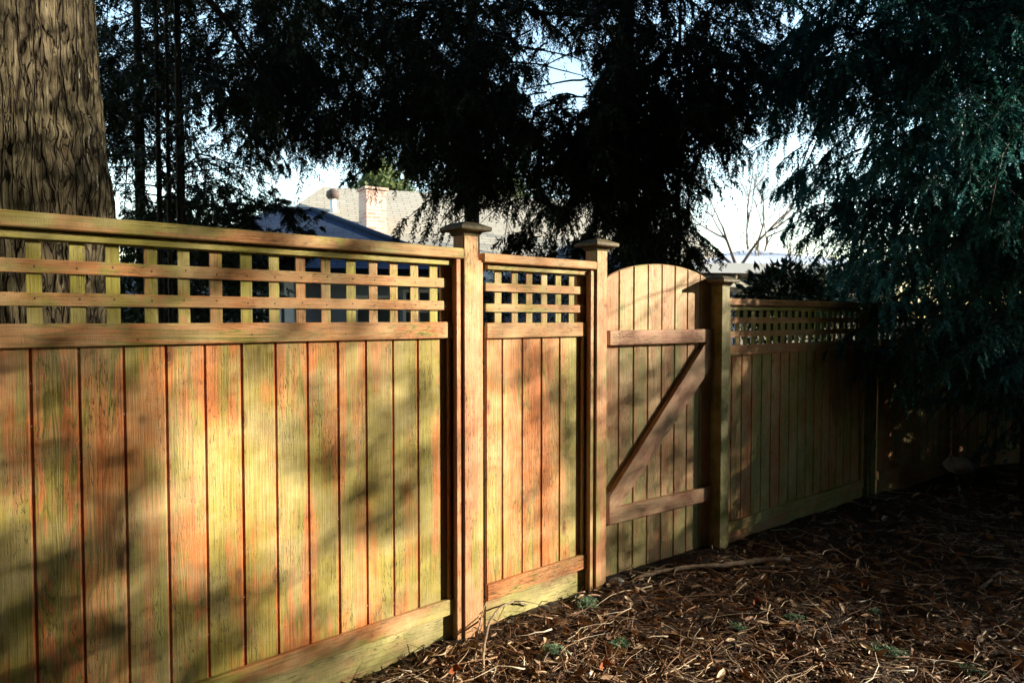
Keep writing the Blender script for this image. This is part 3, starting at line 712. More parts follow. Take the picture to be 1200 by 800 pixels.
# --- bare deciduous trees in the sky gap
def bare_tree(c, H, label, spread=.5, n0=7, seed=1):
    e = empty('bare_tree', (c[0], c[1], -.1), label, 'tree', 'leafless trees beyond the gate'); rd = random.Random(seed); m = MB()
    def grow(p, d, L, r, lev):
        pts = [p]; q = p.copy(); dd = d.copy()
        for i in range(4):
            dd = unit(dd + V(rd.gauss(0, .10), rd.gauss(0, .10), rd.gauss(.04, .06))); q = q + dd * L / 4; pts.append(q.copy())
        m.tube(pts, np.linspace(r, r * .55, 5), 6 if lev < 2 else 4)
        if lev >= 5: return
        for k in range(3 if lev < 4 else 4):
            j = rd.choice((2, 3, 4)) if k else 4
            grow(pts[j], unit(dd + V(rd.gauss(0, spread), rd.gauss(0, spread), rd.gauss(.1, .2))), L * rd.uniform(.6, .85), r * .55, lev + 1)
    t = MB(); t.tube([c + V(0, 0, -.1 - c[2]), c + V(0, 0, H * .12 - c[2]), c + V(.03, 0, H * .25 - c[2])], [.11, .09, .08], 8)
    t.build('trunk', [BARKP], e); grow(c + V(.03, 0, H * .25 - c[2]), V(.05, 0, 1.), H * .26, .075, 0)
    m.build('branches', [BARKP], e)
bare_tree(at(850, 300, 15) * V(1, 1, 0), 5.2, 'bare leafless tree rising over the pale roof, nearer the gate', seed=3)
bare_tree(at(880, 300, 19) * V(1, 1, 0), 7.0, 'bare leafless tree with forked branches, tallest in the sky gap', seed=8)
bare_tree(at(935, 300, 17) * V(1, 1, 0), 4.6, 'bare leafless tree beside the blue-green cedar foliage', seed=12)

# far sunlit trees
for px, Y, rad, lb in ((447, 30, V(1.5, 1.5, 2.4), 'pale sunlit tree behind the chimney'), (575, 36, V(2.5, 2, 2.6), 'far tree behind the right part of the tan roof')):
    c = at(px, 255, Y); leafy('far_tree', c, rad, 9000, 0, lb, 'tree', ll=.30, lw=.16, mat=LEAF_PALE, stems=9, bm=6, shell=.2)

# ------------------------------------------------------------------ houses
def shingle(name, c0, c1, axis_s=6.0):
    g = NG(name); pc = g.attr('pc'); q = g.n.new('ShaderNodeTexBrick'); g.L(pc, q.inputs['Vector'])
    q.inputs['Scale'].default_value = 1.0; q.inputs['Brick Width'].default_value = .33; q.inputs['Row Height'].default_value = .14; q.inputs['Mortar Size'].default_value = .010
    q.inputs['Color1'].default_value = (*c0, 1); q.inputs['Color2'].default_value = (*c1, 1); q.inputs['Mortar'].default_value = (c0[0] * .35, c0[1] * .35, c0[2] * .35, 1)
    c = g.mix(.35, q.outputs['Color'], g.ramp(g.noise(pc, 9, 5, .7), [(.3, c0), (.7, c1)]))
    g.color(c); g.b.inputs['Roughness'].default_value = 1; g.b.inputs['Specular IOR Level'].default_value = .05; g.bump(q.outputs['Fac'], -.6, .02); return g.m
ROOF_TAN = shingle('tan_shingles', (.36, .32, .25), (.44, .40, .32)); ROOF_BLUE = shingle('shaded_blue_shingles', (.018, .028, .05), (.032, .048, .085)); ROOF_PALE = shingle('pale_roofing', (.46, .50, .56), (.55, .59, .65))  # the blue roofing carries shade and sky tint in its shingle colour
def siding(name, c):
    g = NG(name); pc = g.attr('pc'); q = g.n.new('ShaderNodeTexWave'); q.bands_direction = 'Z'; q.wave_profile = 'SAW'; q.inputs['Scale'].default_value = 1.9
    g.L(pc, q.inputs['Vector']); g.color(g.mix(g.noise(pc, 3, 4), c, tuple(x * .8 for x in c))); g.bump(q.outputs['Fac'], .8, .02); return g.m
SIDE_GREY = siding('grey_siding', (.30, .36, .46)); SIDE_CREAM = siding('cream_siding', (.62, .56, .44))
g = NG('white_trim'); g.color(g.mix(g.noise(g.geo(), 8, 3), (.75, .75, .73), (.85, .85, .83))); TRIM = g.m
g = NG('window_glass'); g.color((.05, .08, .10)); g.b.inputs['Roughness'].default_value = .05; g.b.inputs['Specular IOR Level'].default_value = .9; GLASS = g.m
g = NG('chimney_brick'); q = g.n.new('ShaderNodeTexBrick'); g.L(g.attr('pc'), q.inputs['Vector']); q.inputs['Scale'].default_value = 1; q.inputs['Brick Width'].default_value = .2; q.inputs['Row Height'].default_value = .075; q.inputs['Mortar Size'].default_value = .008
q.inputs['Color1'].default_value = (.52, .27, .20, 1); q.inputs['Color2'].default_value = (.60, .42, .34, 1); q.inputs['Mortar'].default_value = (.55, .52, .48, 1); g.color(q.outputs['Color']); BRICK = g.m
g = NG('vent_metal'); g.color((.10, .07, .06)); VENT = g.m

def slab(mb, quad, thick=.09, mat=0):
    """roof plane with thickness; pc runs along the eave and up the slope"""
    q = [np.asarray(p, float) for p in quad]; ex = unit(q[1] - q[0]); n = unit(np.cross(q[1] - q[0], q[-1] - q[0])); 
    if n[2] < 0: n = -n
    ey = np.cross(n, ex); k = len(q); vs = q + [p - n * thick for p in q]
    pc = [V(np.dot(p - q[0], ex), np.dot(p - q[0], ey), 0) for p in vs]
    fs = [tuple(range(k)), tuple(range(2 * k - 1, k - 1, -1))] + [(i, k + i, k + (i + 1) % k, (i + 1) % k) for i in range(k)]
    mb.add(vs, fs, pc, .5, mat)
class Frame:
    def __init__(s, o, ang): s.o = np.asarray(o, float); s.x = V(math.cos(ang), math.sin(ang), 0); s.y = V(-math.sin(ang), math.cos(ang), 0)
    def __call__(s, a, b, z): return s.o + s.x * a + s.y * b + UP * z
def fbox(mb, fr, x0, x1, y0, y1, z0, z1, bev=.002, mat=0):
    b = len(mb.v); mb.box(fr((x0 + x1) / 2, (y0 + y1) / 2, (z0 + z1) / 2), fr.x, fr.y, UP, x1 - x0, y1 - y0, z1 - z0, bev, mat)
    for i in range(b, len(mb.v)):
        p = np.asarray(mb.v[i]) - fr.o; X = np.dot(p, fr.x); Y_ = np.dot(p, fr.y)
        mb.pc[i] = (X + Y_, p[2], p[2]) 
def hiproof(mb, fr, x0, x1, y0, y1, ze, pitch, ov=.35, hipL=True, hipR=True, t=.1):
    x0 -= ov; x1 += ov; y0 -= ov; y1 += ov; hw = (y1 - y0) / 2; zr = ze + hw * pitch; ym = (y0 + y1) / 2
    rl = x0 + (hw if hipL else 0); rr_ = x1 - (hw if hipR else 0)
    A, B, C_, D_ = fr(x0, y0, ze), fr(x1, y0, ze), fr(x1, y1, ze), fr(x0, y1, ze); E, G = fr(rl, ym, zr), fr(rr_, ym, zr)
    slab(mb, [A, B, G, E], t); slab(mb, [C_, D_, E, G], t)
    if hipL: slab(mb, [D_, A, E], t)
    if hipR: slab(mb, [B, C_, G], t)
    return zr
def window(parent, fr, x0, x1, z0, z1, y, nx=2, nz=2):
    f = MB(); t = .05
    for (a, b, c, d) in ((x0, x1, z0, z0 + t), (x0, x1, z1 - t, z1), (x0, x0 + t, z0 + t, z1 - t), (x1 - t, x1, z0 + t, z1 - t)): fbox(f, fr, a, b, y - .05, y - .003, c, d)
    for i in range(1, nx): xm = x0 + (x1 - x0) * i / nx; fbox(f, fr, xm - .012, xm + .012, y - .04, y - .008, z0 + t, z1 - t)
    for i in range(1, nz): zm = z0 + (z1 - z0) * i / nz; fbox(f, fr, x0 + t, x1 - t, y - .038, y - .010, zm - .012, zm + .012)
    w_ = f.build('window', [TRIM], parent); gl = MB(); fbox(gl, fr, x0 + t, x1 - t, y - .018, y - .012, z0 + t, z1 - t, .0005); gl.build('pane', [GLASS], w_)

# house behind the left fence
fh = Frame(at(362, 320, 11.2) * V(1, 1, 0), R(9))
house = empty('house', tuple(fh.o), 'grey house with tan shingle roof and brick chimney behind the long lattice', 'house')
m = MB(); fbox(m, fh, -3.2, 2.0, 0, 4.0, -.1, 2.35); fbox(m, fh, 0.5, 9, 3.0, 9.2, -.1, 2.7); m.build('wall', [SIDE_GREY], house)
fm = Frame(at(378, 219, 16.4) * V(1, 1, 0), R(17)); 
# main tan roof: ridge through (378,219)
zr = at(378, 219, 16.4)[2]
m = MB(); rg0, rg1 = 0, 9.0
slab(m, [fm(-2.3, -4.2, zr - 2.45), fm(rg1, -4.2, zr - 2.45), fm(rg1, 0, zr), fm(0, 0, zr)], .12)
slab(m, [fm(rg1, 4.2, zr - 2.45), fm(-2.3, 4.2, zr - 2.45), fm(0, 0, zr), fm(rg1, 0, zr)], .12)
slab(m, [fm(-2.3, 4.2, zr - 2.45), fm(-2.3, -4.2, zr - 2.45), fm(0, 0, zr)], .12)
rf = m.build('main_roof', [ROOF_TAN], house); rf['label'] = 'sunlit tan shingle roof'
m = MB(); q = at(437, 250, 14.6); fc = Frame(q * V(1, 1, 0), R(33)); fbox(m, fc, -.22, .22, -.2, .25, 2.4, at(437, 224, 14.6)[2])
fbox(m, fc, -.26, .26, -.24, .29, at(437, 224, 14.6)[2], at(437, 224, 14.6)[2] + .05); m.build('chimney', [BRICK], rf)
m = MB(); q = at(390, 232, 15.2); m.tube([q + V(0, 0, -.5), q + V(0, 0, .0)], .07, 12, 1); m.tube([q + V(0, 0, -.02), q + V(0, 0, .04), q + V(0, 0, .14), q + V(0, 0, .2)], [.11, .15, .13, .04], 14, 0)
m.build('roof_vent', [VENT, TRIM], rf)
# wing roof coloured as shade: hip with apex near (362,245)
ap = at(366, 247, 13.4)
m = MB(); c0 = at(548, 330, 11.0); c1 = at(180, 322, 10.2); ze = 2.3
c0[2] = ze; c1[2] = ze; bk0 = c0 + V(.4, 4.6, 0); bk1 = c1 + V(.6, 4.6, 0); ap2 = ap + V(-.9, .0, 0)
slab(m, [c1, c0, ap, ap2], .09); slab(m, [c0, bk0, ap], .09); slab(m, [bk0, bk1, ap2, ap], .09); slab(m, [bk1, c1, ap2], .09)
wr = m.build('wing_roof', [ROOF_BLUE], house); wr['label'] = 'hipped roof with blue shade put into its colour'
m = MB(); m.tube([ap + V(0, 0, .03), (ap + c0) / 2 + V(0, 0, .03), c0 + V(0, 0, .03)], .05, 6); m.tube([ap2 + V(0, 0, .03), ap + V(0, 0, .03)], .05, 6); m.build('ridge_tiles', [ROOF_BLUE], wr)
m = MB(); p = at(340, 360, 10.9); fbox(m, Frame(p * V(1, 1, 0), R(9)), -.07, .07, -.1, .04, -.1, 2.3); m.build('porch_post', [TRIM], house)
fw = Frame(at(302, 375, 10.95) * V(1, 1, 0), R(9)); 
dl = np.dot(fw.o - fh.o, fh.x)
window(house, fh, dl - .45, dl + .35, .9, 1.85, 0, 3, 3)
dl = np.dot(at(515, 375, 11.4) * V(1, 1, 0) - fh.o, fh.x); window(house, fh, dl - .6, dl + .2, .9, 2.0, 0, 3, 3)
dl = np.dot(at(430, 375, 11.3) * V(1, 1, 0) - fh.o, fh.x); window(house, fh, dl - .2, dl + .45, 1.0, 1.9, 0, 2, 2)
# garage, seen over the short panel
fg = Frame(at(600, 320, 12.5) * V(1, 1, 0), R(5)); gar = empty('garage', tuple(fg.o), 'low garage with shade-blue roof glimpsed over the short fence panel', 'garage')
m = MB(); fbox(m, fg, -.1, 3.0, 0, 3, -.1, 2.2); m.build('wall', [SIDE_GREY], gar)
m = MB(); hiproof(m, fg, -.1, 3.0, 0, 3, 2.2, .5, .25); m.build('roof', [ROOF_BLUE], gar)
window(gar, fg, .95, 1.25, 1.2, 1.75, 0, 1, 1)
# pale house right of the gate
f2 = Frame(at(826, 330, 15.5) * V(1, 1, 0), R(12)); h2 = empty('bungalow', tuple(f2.o), 'pale bungalow with whitish roof seen between the gate post and cedar', 'house')
ze = at(830, 311, 15.5)[2]
m = MB(); fbox(m, f2, 0, 5, 0, 5, -.1, ze - .1); m.build('wall', [SIDE_CREAM], h2)
m = MB(); hiproof(m, f2, 0, 5, 0, 5, ze, .22, .5, t=.16); m.build('roof', [ROOF_PALE], h2)
m = MB(); fbox(m, f2, -.52, 5.52, -.53, -.5, ze - .2, ze + .02); m.build('fascia', [TRIM], h2)
window(h2, f2, .15, .75, ze - 1.1, ze - .16, 0, 1, 1)

#PART2
# ------------------------------------------------------------------ unseen foliage added to shade the yard (right of and behind the picture)
# share of sunlight reaching each spot, written as (photo x, photo y, share)
LIT = [(10, 430, .25), (70, 420, .13), (110, 470, .16), (150, 430, .30), (230, 430, .55), (300, 430, .50), (380, 430, .55), (450, 430, .62), (500, 440, .35),
       (10, 520, .38), (70, 520, .36), (130, 520, .26), (180, 540, .15), (240, 520, .85), (300, 520, .75), (350, 520, .60), (400, 520, .30), (450, 520, .42), (500, 540, .24),
       (10, 600, .36), (70, 600, .34), (130, 610, .22), (190, 610, .24), (240, 600, .90), (300, 600, .95), (350, 600, .75), (400, 600, .30), (450, 590, .18), (500, 600, .28),
       (10, 690, .13), (70, 690, .12), (130, 690, .14), (190, 690, .20), (230, 690, .40), (285, 700, .18), (340, 680, .60), (390, 680, .62), (440, 680, .95), (490, 660, .85), (510, 700, .8),
       (10, 780, .10), (90, 780, .10), (170, 770, .14), (240, 770, .22), (320, 770, .3), (400, 760, .35), (480, 720, .45),
       (10, 255, .45), (100, 268, .35), (200, 280, .25), (300, 285, .22), (400, 295, .35), (500, 300, .5), (60, 310, .33), (60, 350, .42), (130, 320, .40), (200, 330, .27), (270, 330, .28), (340, 340, .40), (420, 340, .55), (500, 340, .80),
       (60, 390, .30), (130, 392, .22), (200, 392, .40), (250, 392, .65), (320, 392, .4), (400, 392, .45), (490, 390, .7), (20, 310, .35), (20, 350, .45),
       (550, 290, .45), (550, 350, .8), (550, 420, .9), (550, 480, .75), (550, 540, .7), (550, 600, .75), (550, 660, .7), (550, 710, .45),
       (590, 310, .55), (650, 310, .6), (600, 340, .5), (650, 350, .5), (600, 385, .6), (660, 385, .5), (590, 430, .5), (640, 430, .28), (670, 440, .25),
       (590, 500, 1.), (630, 500, .42), (665, 510, .25), (590, 570, 1.), (630, 570, .5), (665, 580, .45), (590, 640, .9), (640, 640, .65), (670, 640, .5), (600, 690, .75), (660, 670, .5),
       (700, 320, .6), (703, 400, .75), (703, 480, .5), (703, 560, .5), (703, 640, .5), (730, 340, .6), (760, 340, 1.), (775, 360, 1.), (800, 340, .6), (820, 350, .45),
       (730, 400, .3), (780, 398, .28), (825, 398, .28), (730, 450, .16), (780, 450, .14), (820, 450, .16), (730, 520, .22), (780, 520, .15), (825, 520, .08), (720, 590, .4), (770, 590, .35), (825, 580, .25),
       (725, 640, .10), (760, 640, .05), (800, 640, .02), (850, 360, .25), (850, 440, .16), (850, 520, .18), (850, 600, .10), (862, 440, .07), (870, 500, .06), (890, 480, .035), (900, 380, .07), (900, 560, .02),
       (950, 450, .015), (955, 510, .10), (985, 495, .12), (980, 420, .02), (1000, 550, .02), (950, 600, .008),
       # ground
       (430, 790, .40), (520, 790, .32), (600, 790, .30), (700, 790, .30), (800, 790, .30), (900, 790, .28), (1000, 790, .28), (1100, 790, .28), (1190, 790, .26),
       (500, 750, .32), (600, 750, .38), (700, 750, .28), (800, 750, .26), (900, 750, .34), (1000, 745, .30), (1100, 750, .14), (1190, 750, .07), (640, 710, .5), (700, 705, .36), (780, 700, .22), (850, 695, .28), (950, 705, .06), (1050, 705, .01), (1150, 690, .003),
       (720, 680, .25), (760, 675, .12), (840, 668, .16), (900, 670, .03), (1000, 670, .01), (1100, 650, .01), (900, 630, .005), (1000, 600, .005), (1150, 600, .005),
       # thick trunk
       (5, 10, .12), (40, 20, .34), (80, 20, .42), (108, 20, .25), (5, 80, .10), (40, 70, .45), (80, 70, .50), (108, 90, .14), (10, 140, .22), (50, 130, .5), (85, 140, .45), (115, 150, .12),
       (10, 200, .07), (50, 200, .18), (90, 200, .10), (120, 210, .08), (40, 235, .18), (100, 235, .09), (40, 310, .3), (100, 320, .35), (40, 360, .25)]
LA = np.array(LIT); gk = (LA[:, 1] > 700) & (LA[:, 0] > 600) | (LA[:, 1] > 745) & (LA[:, 0] > 480); LA[gk, 2] = np.minimum(LA[gk, 2] * 2.5, .97); gt = (LA[:, 0] > 690) & (LA[:, 0] < 860) & (LA[:, 1] < 670); LA[gt, 2] = np.minimum(LA[gt, 2] * np.where(LA[gt, 1] > 605, .45, np.where(LA[gt, 1] > 420, .85, 1.35)), 1); LA[(LA[:, 0] > 842) & (LA[:, 1] < 640), 2] *= .3; ng = LA[:, 1] < 1e4; ng &= ~gk; LA[ng, 2] = np.where(LA[ng, 2] < .72, LA[ng, 2] ** np.where(LA[ng, 0] > 535, 1.0, 1.4), np.minimum(LA[ng, 2] ** .3, .985))
def lit(px, py):
    sx = 23.0
    w_ = np.exp(-(((px[:, None] - LA[:, 0]) ** 2 + ((py[:, None] - LA[:, 1]) * .85) ** 2) / (2 * sx * sx))) + 1e-7 / (1 + ((px[:, None] - LA[:, 0]) ** 2 + (py[:, None] - LA[:, 1]) ** 2) / 1e4)
    return (w_ * LA[:, 2]).sum(1) / w_.sum(1)
LEAFA = .055 * .030 * .5
def shade(pts, area_per_pt, cosn, tmax=4.5, tfree=1.3):
    px, py = proj(pts); L = lit(px, py)
    tau = -np.log(np.clip(L, .006, .97)); off = (px < -40) | (px > 1240) | (py > 840) | (py < -60)
    tau = np.where(off, tfree, tau)
    n = tau * area_per_pt * cosn / (LEAFA * .72)
    k = rng.poisson(n); return np.repeat(pts, k, axis=0)
tg = []
def fence_pts(run, a, b, z0, z1, step=.03):
    s, z = np.meshgrid(np.arange(a, b, step), np.arange(z0, z1, step)); s = s.ravel() + rng.uniform(-.5, .5, s.size) * step; z = z.ravel() + rng.uniform(-.5, .5, z.size) * step
    p = run.A + run.d * s[:, None] + run.n * .02 + UP * z[:, None]; return shade(p, step * step, float(np.dot(run.n, S)))
tg.append(fence_pts(r1, .2, r1.len, -.05, 1.95)); tg.append(fence_pts(r2, 0, r2.len, -.05, 1.95)); tg.append(fence_pts(rg, 0, rg.len, -.05, 1.9)); tg.append(fence_pts(r3, 0, r3.len, -.05, 1.7))
s, z = np.meshgrid(np.arange(-75, 80, 4.0), np.arange(1.9, 4.5, .05)); s = np.radians(s.ravel()); z = z.ravel()
p = np.stack([TX + .57 * np.cos(s), TY + .57 * np.sin(s), z], 1)
cosn = np.clip(np.cos(s) * S[0] + np.sin(s) * S[1], 0, 1)
tg.append(shade(p, .05 * .55 * R(4), cosn))
s, z = np.meshgrid(np.arange(-75, 80, 4.0), np.arange(1.42, 1.9, .05)); s = np.radians(s.ravel()); z = z.ravel(); kk = rng.poisson(2.2 * .05 * .55 * R(4) * np.clip(np.cos(s) * S[0] + np.sin(s) * S[1], 0, 1) / (LEAFA * .72))
tg.append(np.repeat(np.stack([TX + .6 * np.cos(s), TY + .6 * np.sin(s), z], 1), kk, axis=0))
s, z = np.meshgrid(np.arange(-1.5, 7, .06), np.arange(1.6, 6.5, .06)); p = np.stack([s.ravel(), z.ravel(), np.full(s.size, -.04)], 1)
# only ground in front of the fence
def infront(p):
    fx = np.interp(p[:, 0], [P0[0], P1[0], P2[0], P3[0], P4[0], P5[0], P6[0]], [P0[1], P1[1], P2[1], P3[1], P4[1], P5[1], P6[1]]); return p[:, 1] < fx - .03
p = p[infront(p)]; tg.append(shade(p, .0036, S[2], tfree=1.6))
tp = np.concatenate(tg); N = len(tp)
dist = rng.uniform(9.6, 12.2, N)
pos = tp + S * dist[:, None] + rng.normal(0, .01, (N, 3))
q = leaves(pos, nrm(rng.normal(0, 1, (N, 3))), S + rng.normal(0, .35, (N, 3)), rng.uniform(.045, .065, N), rng.uniform(.025, .035, N))
sb = empty('sun_gobo_tree', (11.6, 6.3, -.1), 'leafy sun blocker added out of sight right of the yard, shaped to dapple the fence', 'tree')  # added sun blocker, leaves set up-sun to cast the mapped dapples
allq = [q]; 
def cloud(c, rad, n, size, fill=1.0):
    u = nrm(rng.normal(0, 1, (n, 3))) * (rng.random((n, 1)) ** (1 / 3)); p = np.asarray(c) + u * rad
    return leaves(p, nrm(rng.normal(0, 1, (n, 3))), rng.normal(0, 1, (n, 3)), size * rng.uniform(.7, 1.3, n), size * .6 * rng.uniform(.7, 1.3, n))
# rest of that crown: above and either side of the light path
for c, rad in (((13.5, 3.5, 10.2), (3, 4, 2.6)), ((13.5, 8.5, 8.6), (2.6, 3.0, 4.0)), ((12.5, 8.6, 4.5), (1.6, 1.9, 2.6)), ((12.5, -2.5, 6.0), (2.6, 2.6, 5))):
    allq.append(cloud(c, rad, 9000, .17))
Q = np.concatenate(allq); quads_mesh('crown', Q, rng.random(len(Q)), LEAF_GREEN, sb)
bark_trunk(sb, (11.6, 6.6, -.1), (12.2, 6.2, 9), .26, .1, BARK_DARK, nseg=30, nz=40)
m = MB()
for k in range(18):
    a = random.uniform(0, 6.28); limb_mesh(m, V(12.1, 6.2, random.uniform(6.5, 9)), V(math.cos(a) * .9, math.sin(a), .5), 3, .0, .06)
m.build('branches', [BARKT], sb)

def shade_tree(c, H, rad, n, size, label):  # unseen tree, added to keep skylight off the yard
    e = empty('sky_blocker_tree', (c[0], c[1], -.1), label, 'tree'); bark_trunk(e, (c[0], c[1], -.1), (c[0], c[1], H), .3, .08, BARK_DARK, nseg=24, nz=30)
    quads = [cloud((c[0], c[1], H * .5), (rad, rad, H * .52), n, size)]; Q = np.concatenate(quads); quads_mesh('crown', Q, rng.random(len(Q)), LEAF_DARK, e)
for k, (x, y, lb) in enumerate(((-7.5, 1.0, 'unseen sky-blocking conifer beyond the left end of the fence'), (-6.0, -3.2, 'unseen sky-blocking conifer behind the viewer, far left'), (-2.6, -5.6, 'unseen sky-blocking conifer behind the viewer on the left'),
        (1.2, -6.4, 'unseen sky-blocking conifer straight behind the viewer'), (4.8, -5.4, 'unseen sky-blocking conifer behind the viewer, a little right'), (8.0, -3.6, 'unseen sky-blocking conifer behind the viewer on the right'), (10.6, -.8, 'unseen sky-blocking conifer at the right side of the yard'),
        (11.0, 10.2, 'unseen sky-blocking conifer right of the cedars'))):
    shade_tree((x, y), 11, 2.9, 7000, .38, lb)
hb = empty('sky_blocker_hedge', (9.6, 3.6, -.1), 'unseen thick hedge added at the right side of the yard to block skylight', 'hedge')  # added out of view to cut low skylight from the right
Q = np.concatenate([cloud((9.7, y_, .55), (.5, .8, .95), 1500, .18) for y_ in (1.2, 2.4, 3.6, 4.8, 6.0, 7.2)] + [cloud((10.6, 8.3, 2.6), (1.3, 2.0, 3.0), 5000, .25)]); quads_mesh('crown', Q, rng.random(len(Q)), LEAF_DARK, hb)
hb = empty('sky_blocker_hedge', (2.0, -3.2, -.1), 'unseen low hedge added behind the viewer to block skylight', 'hedge')  # added out of view to close low gaps of skylight behind
Q = np.concatenate([cloud((x_, y_, 1.0), (1.3, 1.3, 1.5), 1500, .3) for x_, y_ in ((-5, -1.0), (-4, -3), (-2, -4), (0, -4.3), (2, -4.3), (4, -4), (6, -3), (8, -1.6), (9.6, 0))]); quads_mesh('crown', Q, rng.random(len(Q)), LEAF_DARK, hb)
# high leafy roof added over the yard to block skylight, above the picture
e = empty('sky_blocker_canopy', (2.2, -1.2, -.1), 'unseen conifer canopy added over the yard to block skylight', 'tree')
bark_trunk(e, (2.2, -1.2, -.1), (2.2, -1.2, 12), .33, .12, BARK_DARK, nseg=24, nz=40)
Q = np.concatenate([cloud((1.5, .2, 7.6), (7.5, 5.6, 1.3), 15000, .38), cloud((6.5, 2.5, 8.6), (5, 4.0, 1.2), 8000, .38), cloud((-1, 5.0, 7.9), (6, 2.8, 1.0), 7000, .3)])
# keep the path of the low sun open
def sunpath(P):   # where would this leaf's shadow fall: height at the fence line / trunk
    t = (P[:, 0] - 1.0) / S[0]; z = P[:, 2] - S[2] * t; return (z < 3.6)
Q = Q[~sunpath(Q[:, 0])]
quads_mesh('crown', Q, rng.random(len(Q)), LEAF_DARK, e)
m = MB()
for k in range(20):
    a = random.uniform(0, 6.28); limb_mesh(m, V(2.2, -1.2, random.uniform(6.5, 8)), V(math.cos(a), math.sin(a), .05), 5, .0, .07)
m.build('branches', [BARKT], e)

# ------------------------------------------------------------------ forest floor litter
def fence_y(x): return np.interp(x, [P0[0], P1[0], P2[0], P3[0], P4[0], P5[0], P6[0]], [P0[1], P1[1], P2[1], P3[1], P4[1], P5[1], P6[1]])
g = NG('litter'); r = g.attr('rnd', 'Fac'); g.color(g.ramp(r, [(0, (.03, .018, .010)), (.22, (.10, .050, .028)), (.45, (.22, .11, .055)), (.62, (.33, .21, .12)), (.8, (.52, .40, .27)), (1, (.72, .64, .52))])); g.b.inputs['Roughness'].default_value = .7; LITTER = g.m
gcache = {}
def gh(x, y): return gheight(float(x), float(y))
def spots(n, ymax=8.0):
    out = []
    while len(out) < n:
        y = 2.45 + (ymax - 2.45) * random.random() ** 1.7; x = random.uniform(-1.1, .82 * y + .2)
        if y < fence_y(x) - .06: out.append((x, y))
    return out
# thin curved strips: needles, shredded bark, twiglets
n = 30000; sp_ = spots(n); qv = []; qr = []
for (x, y) in sp_:
    z = gh(x, y) + random.random() ** 2 * .022; big = random.random(); L = random.uniform(.02, .06) if big < .8 else random.uniform(.06, .16)
    wd = random.uniform(.0012, .004) if big > .35 else random.uniform(.004, .011)
    a = random.uniform(0, 6.283); ti = random.gauss(0, .22); d = V(math.cos(a), math.sin(a), ti); s_ = V(-math.sin(a), math.cos(a), random.gauss(0, .5)) * wd
    b = V(random.gauss(0, .09), random.gauss(0, .09), random.uniform(-.05, .16)) * L; p = V(x, y, z)
    m1 = p + d * L * .5 + b * .5; e1_ = p + d * L
    qv.append([p - s_ * .5, p + s_ * .5, m1 + s_ * .5, m1 - s_ * .5]); qv.append([m1 - s_ * .5, m1 + s_ * .5, e1_ + s_ * .2, e1_ - s_ * .2]); c = random.random() ** 1.9 * (.75 + .5 * mnoise.noise(Vector((x * 1.8, y * 1.8, 0)))); qr += [c, c]
lit_o = quads_mesh('needle_litter', np.array(qv), np.array(qr), LITTER); tag(lit_o, 'brown litter of needles, shredded bark and twiglets covering the ground', 'litter', kind='stuff')
# many fine twigs, as 3D sticks
m = MB()
for (x, y) in spots(2600, 7):
    L = random.uniform(.08, .38) * (1 if random.random() < .85 else 1.6); a = random.uniform(0, 6.283); z = gh(x, y) + random.uniform(.004, .03); k = 6; pts = []; p = V(x, y, z); ta = a
    for i in range(k):
        pts.append(p.copy()); ta += random.gauss(0, .13 if random.random() < .8 else .5); p = p + V(math.cos(ta), math.sin(ta), random.gauss(.0, .12)) * L / k
    pts = [V(q_[0], q_[1], max(q_[2], gh(q_[0], q_[1]) + .002)) for q_ in pts if q_[1] < fence_y(q_[0]) - .07]
    if len(pts) > 2: m.tube(pts, np.linspace(random.choice((.0011, .0016, .0024, .0042)), .0007, len(pts)), 5, rnd=.12 + .88 * random.random() ** 1.2)
o = m.build('twig_litter', [LITTER]); tag(o, 'tangle of fine fallen twigs strewn over the needle litter', 'litter', kind='stuff')
# dead leaves and bark flakes
vs = []; fs = []; rn = []
m = MB()
for (x, y) in spots(1300, 6.5):
    sz = random.uniform(.010, .045); a = random.uniform(0, 6.28); tx, ty = random.gauss(0, .5), random.gauss(0, .5); z = gh(x, y) + .012
    u = unit(V(math.cos(a), math.sin(a), tx)); v_ = unit(np.cross(V(0, 0, 1) + V(ty, 0, 0), u)); w_ = np.cross(u, v_); cr = random.uniform(.1, .5); pts = []
    k = 9
    for i in range(k):
        t = 2 * math.pi * i / k; rr_ = sz * (1 + .35 * math.cos(2 * t)) * random.uniform(.7, 1.1); pts.append(V(x, y, z) + u * math.cos(t) * rr_ + v_ * math.sin(t) * rr_ * .6 + w_ * cr * sz * abs(math.sin(t)) * .9)
    m.add([V(x, y, z)] + pts, [(0, 1 + i, 1 + (i + 1) % k) for i in range(k)], rnd=random.uniform(.25, .8))
o = m.build('leaf_litter', [LITTER]); tag(o, 'curled dead brown leaves and bark flakes scattered on the ground', 'litter', kind='stuff')

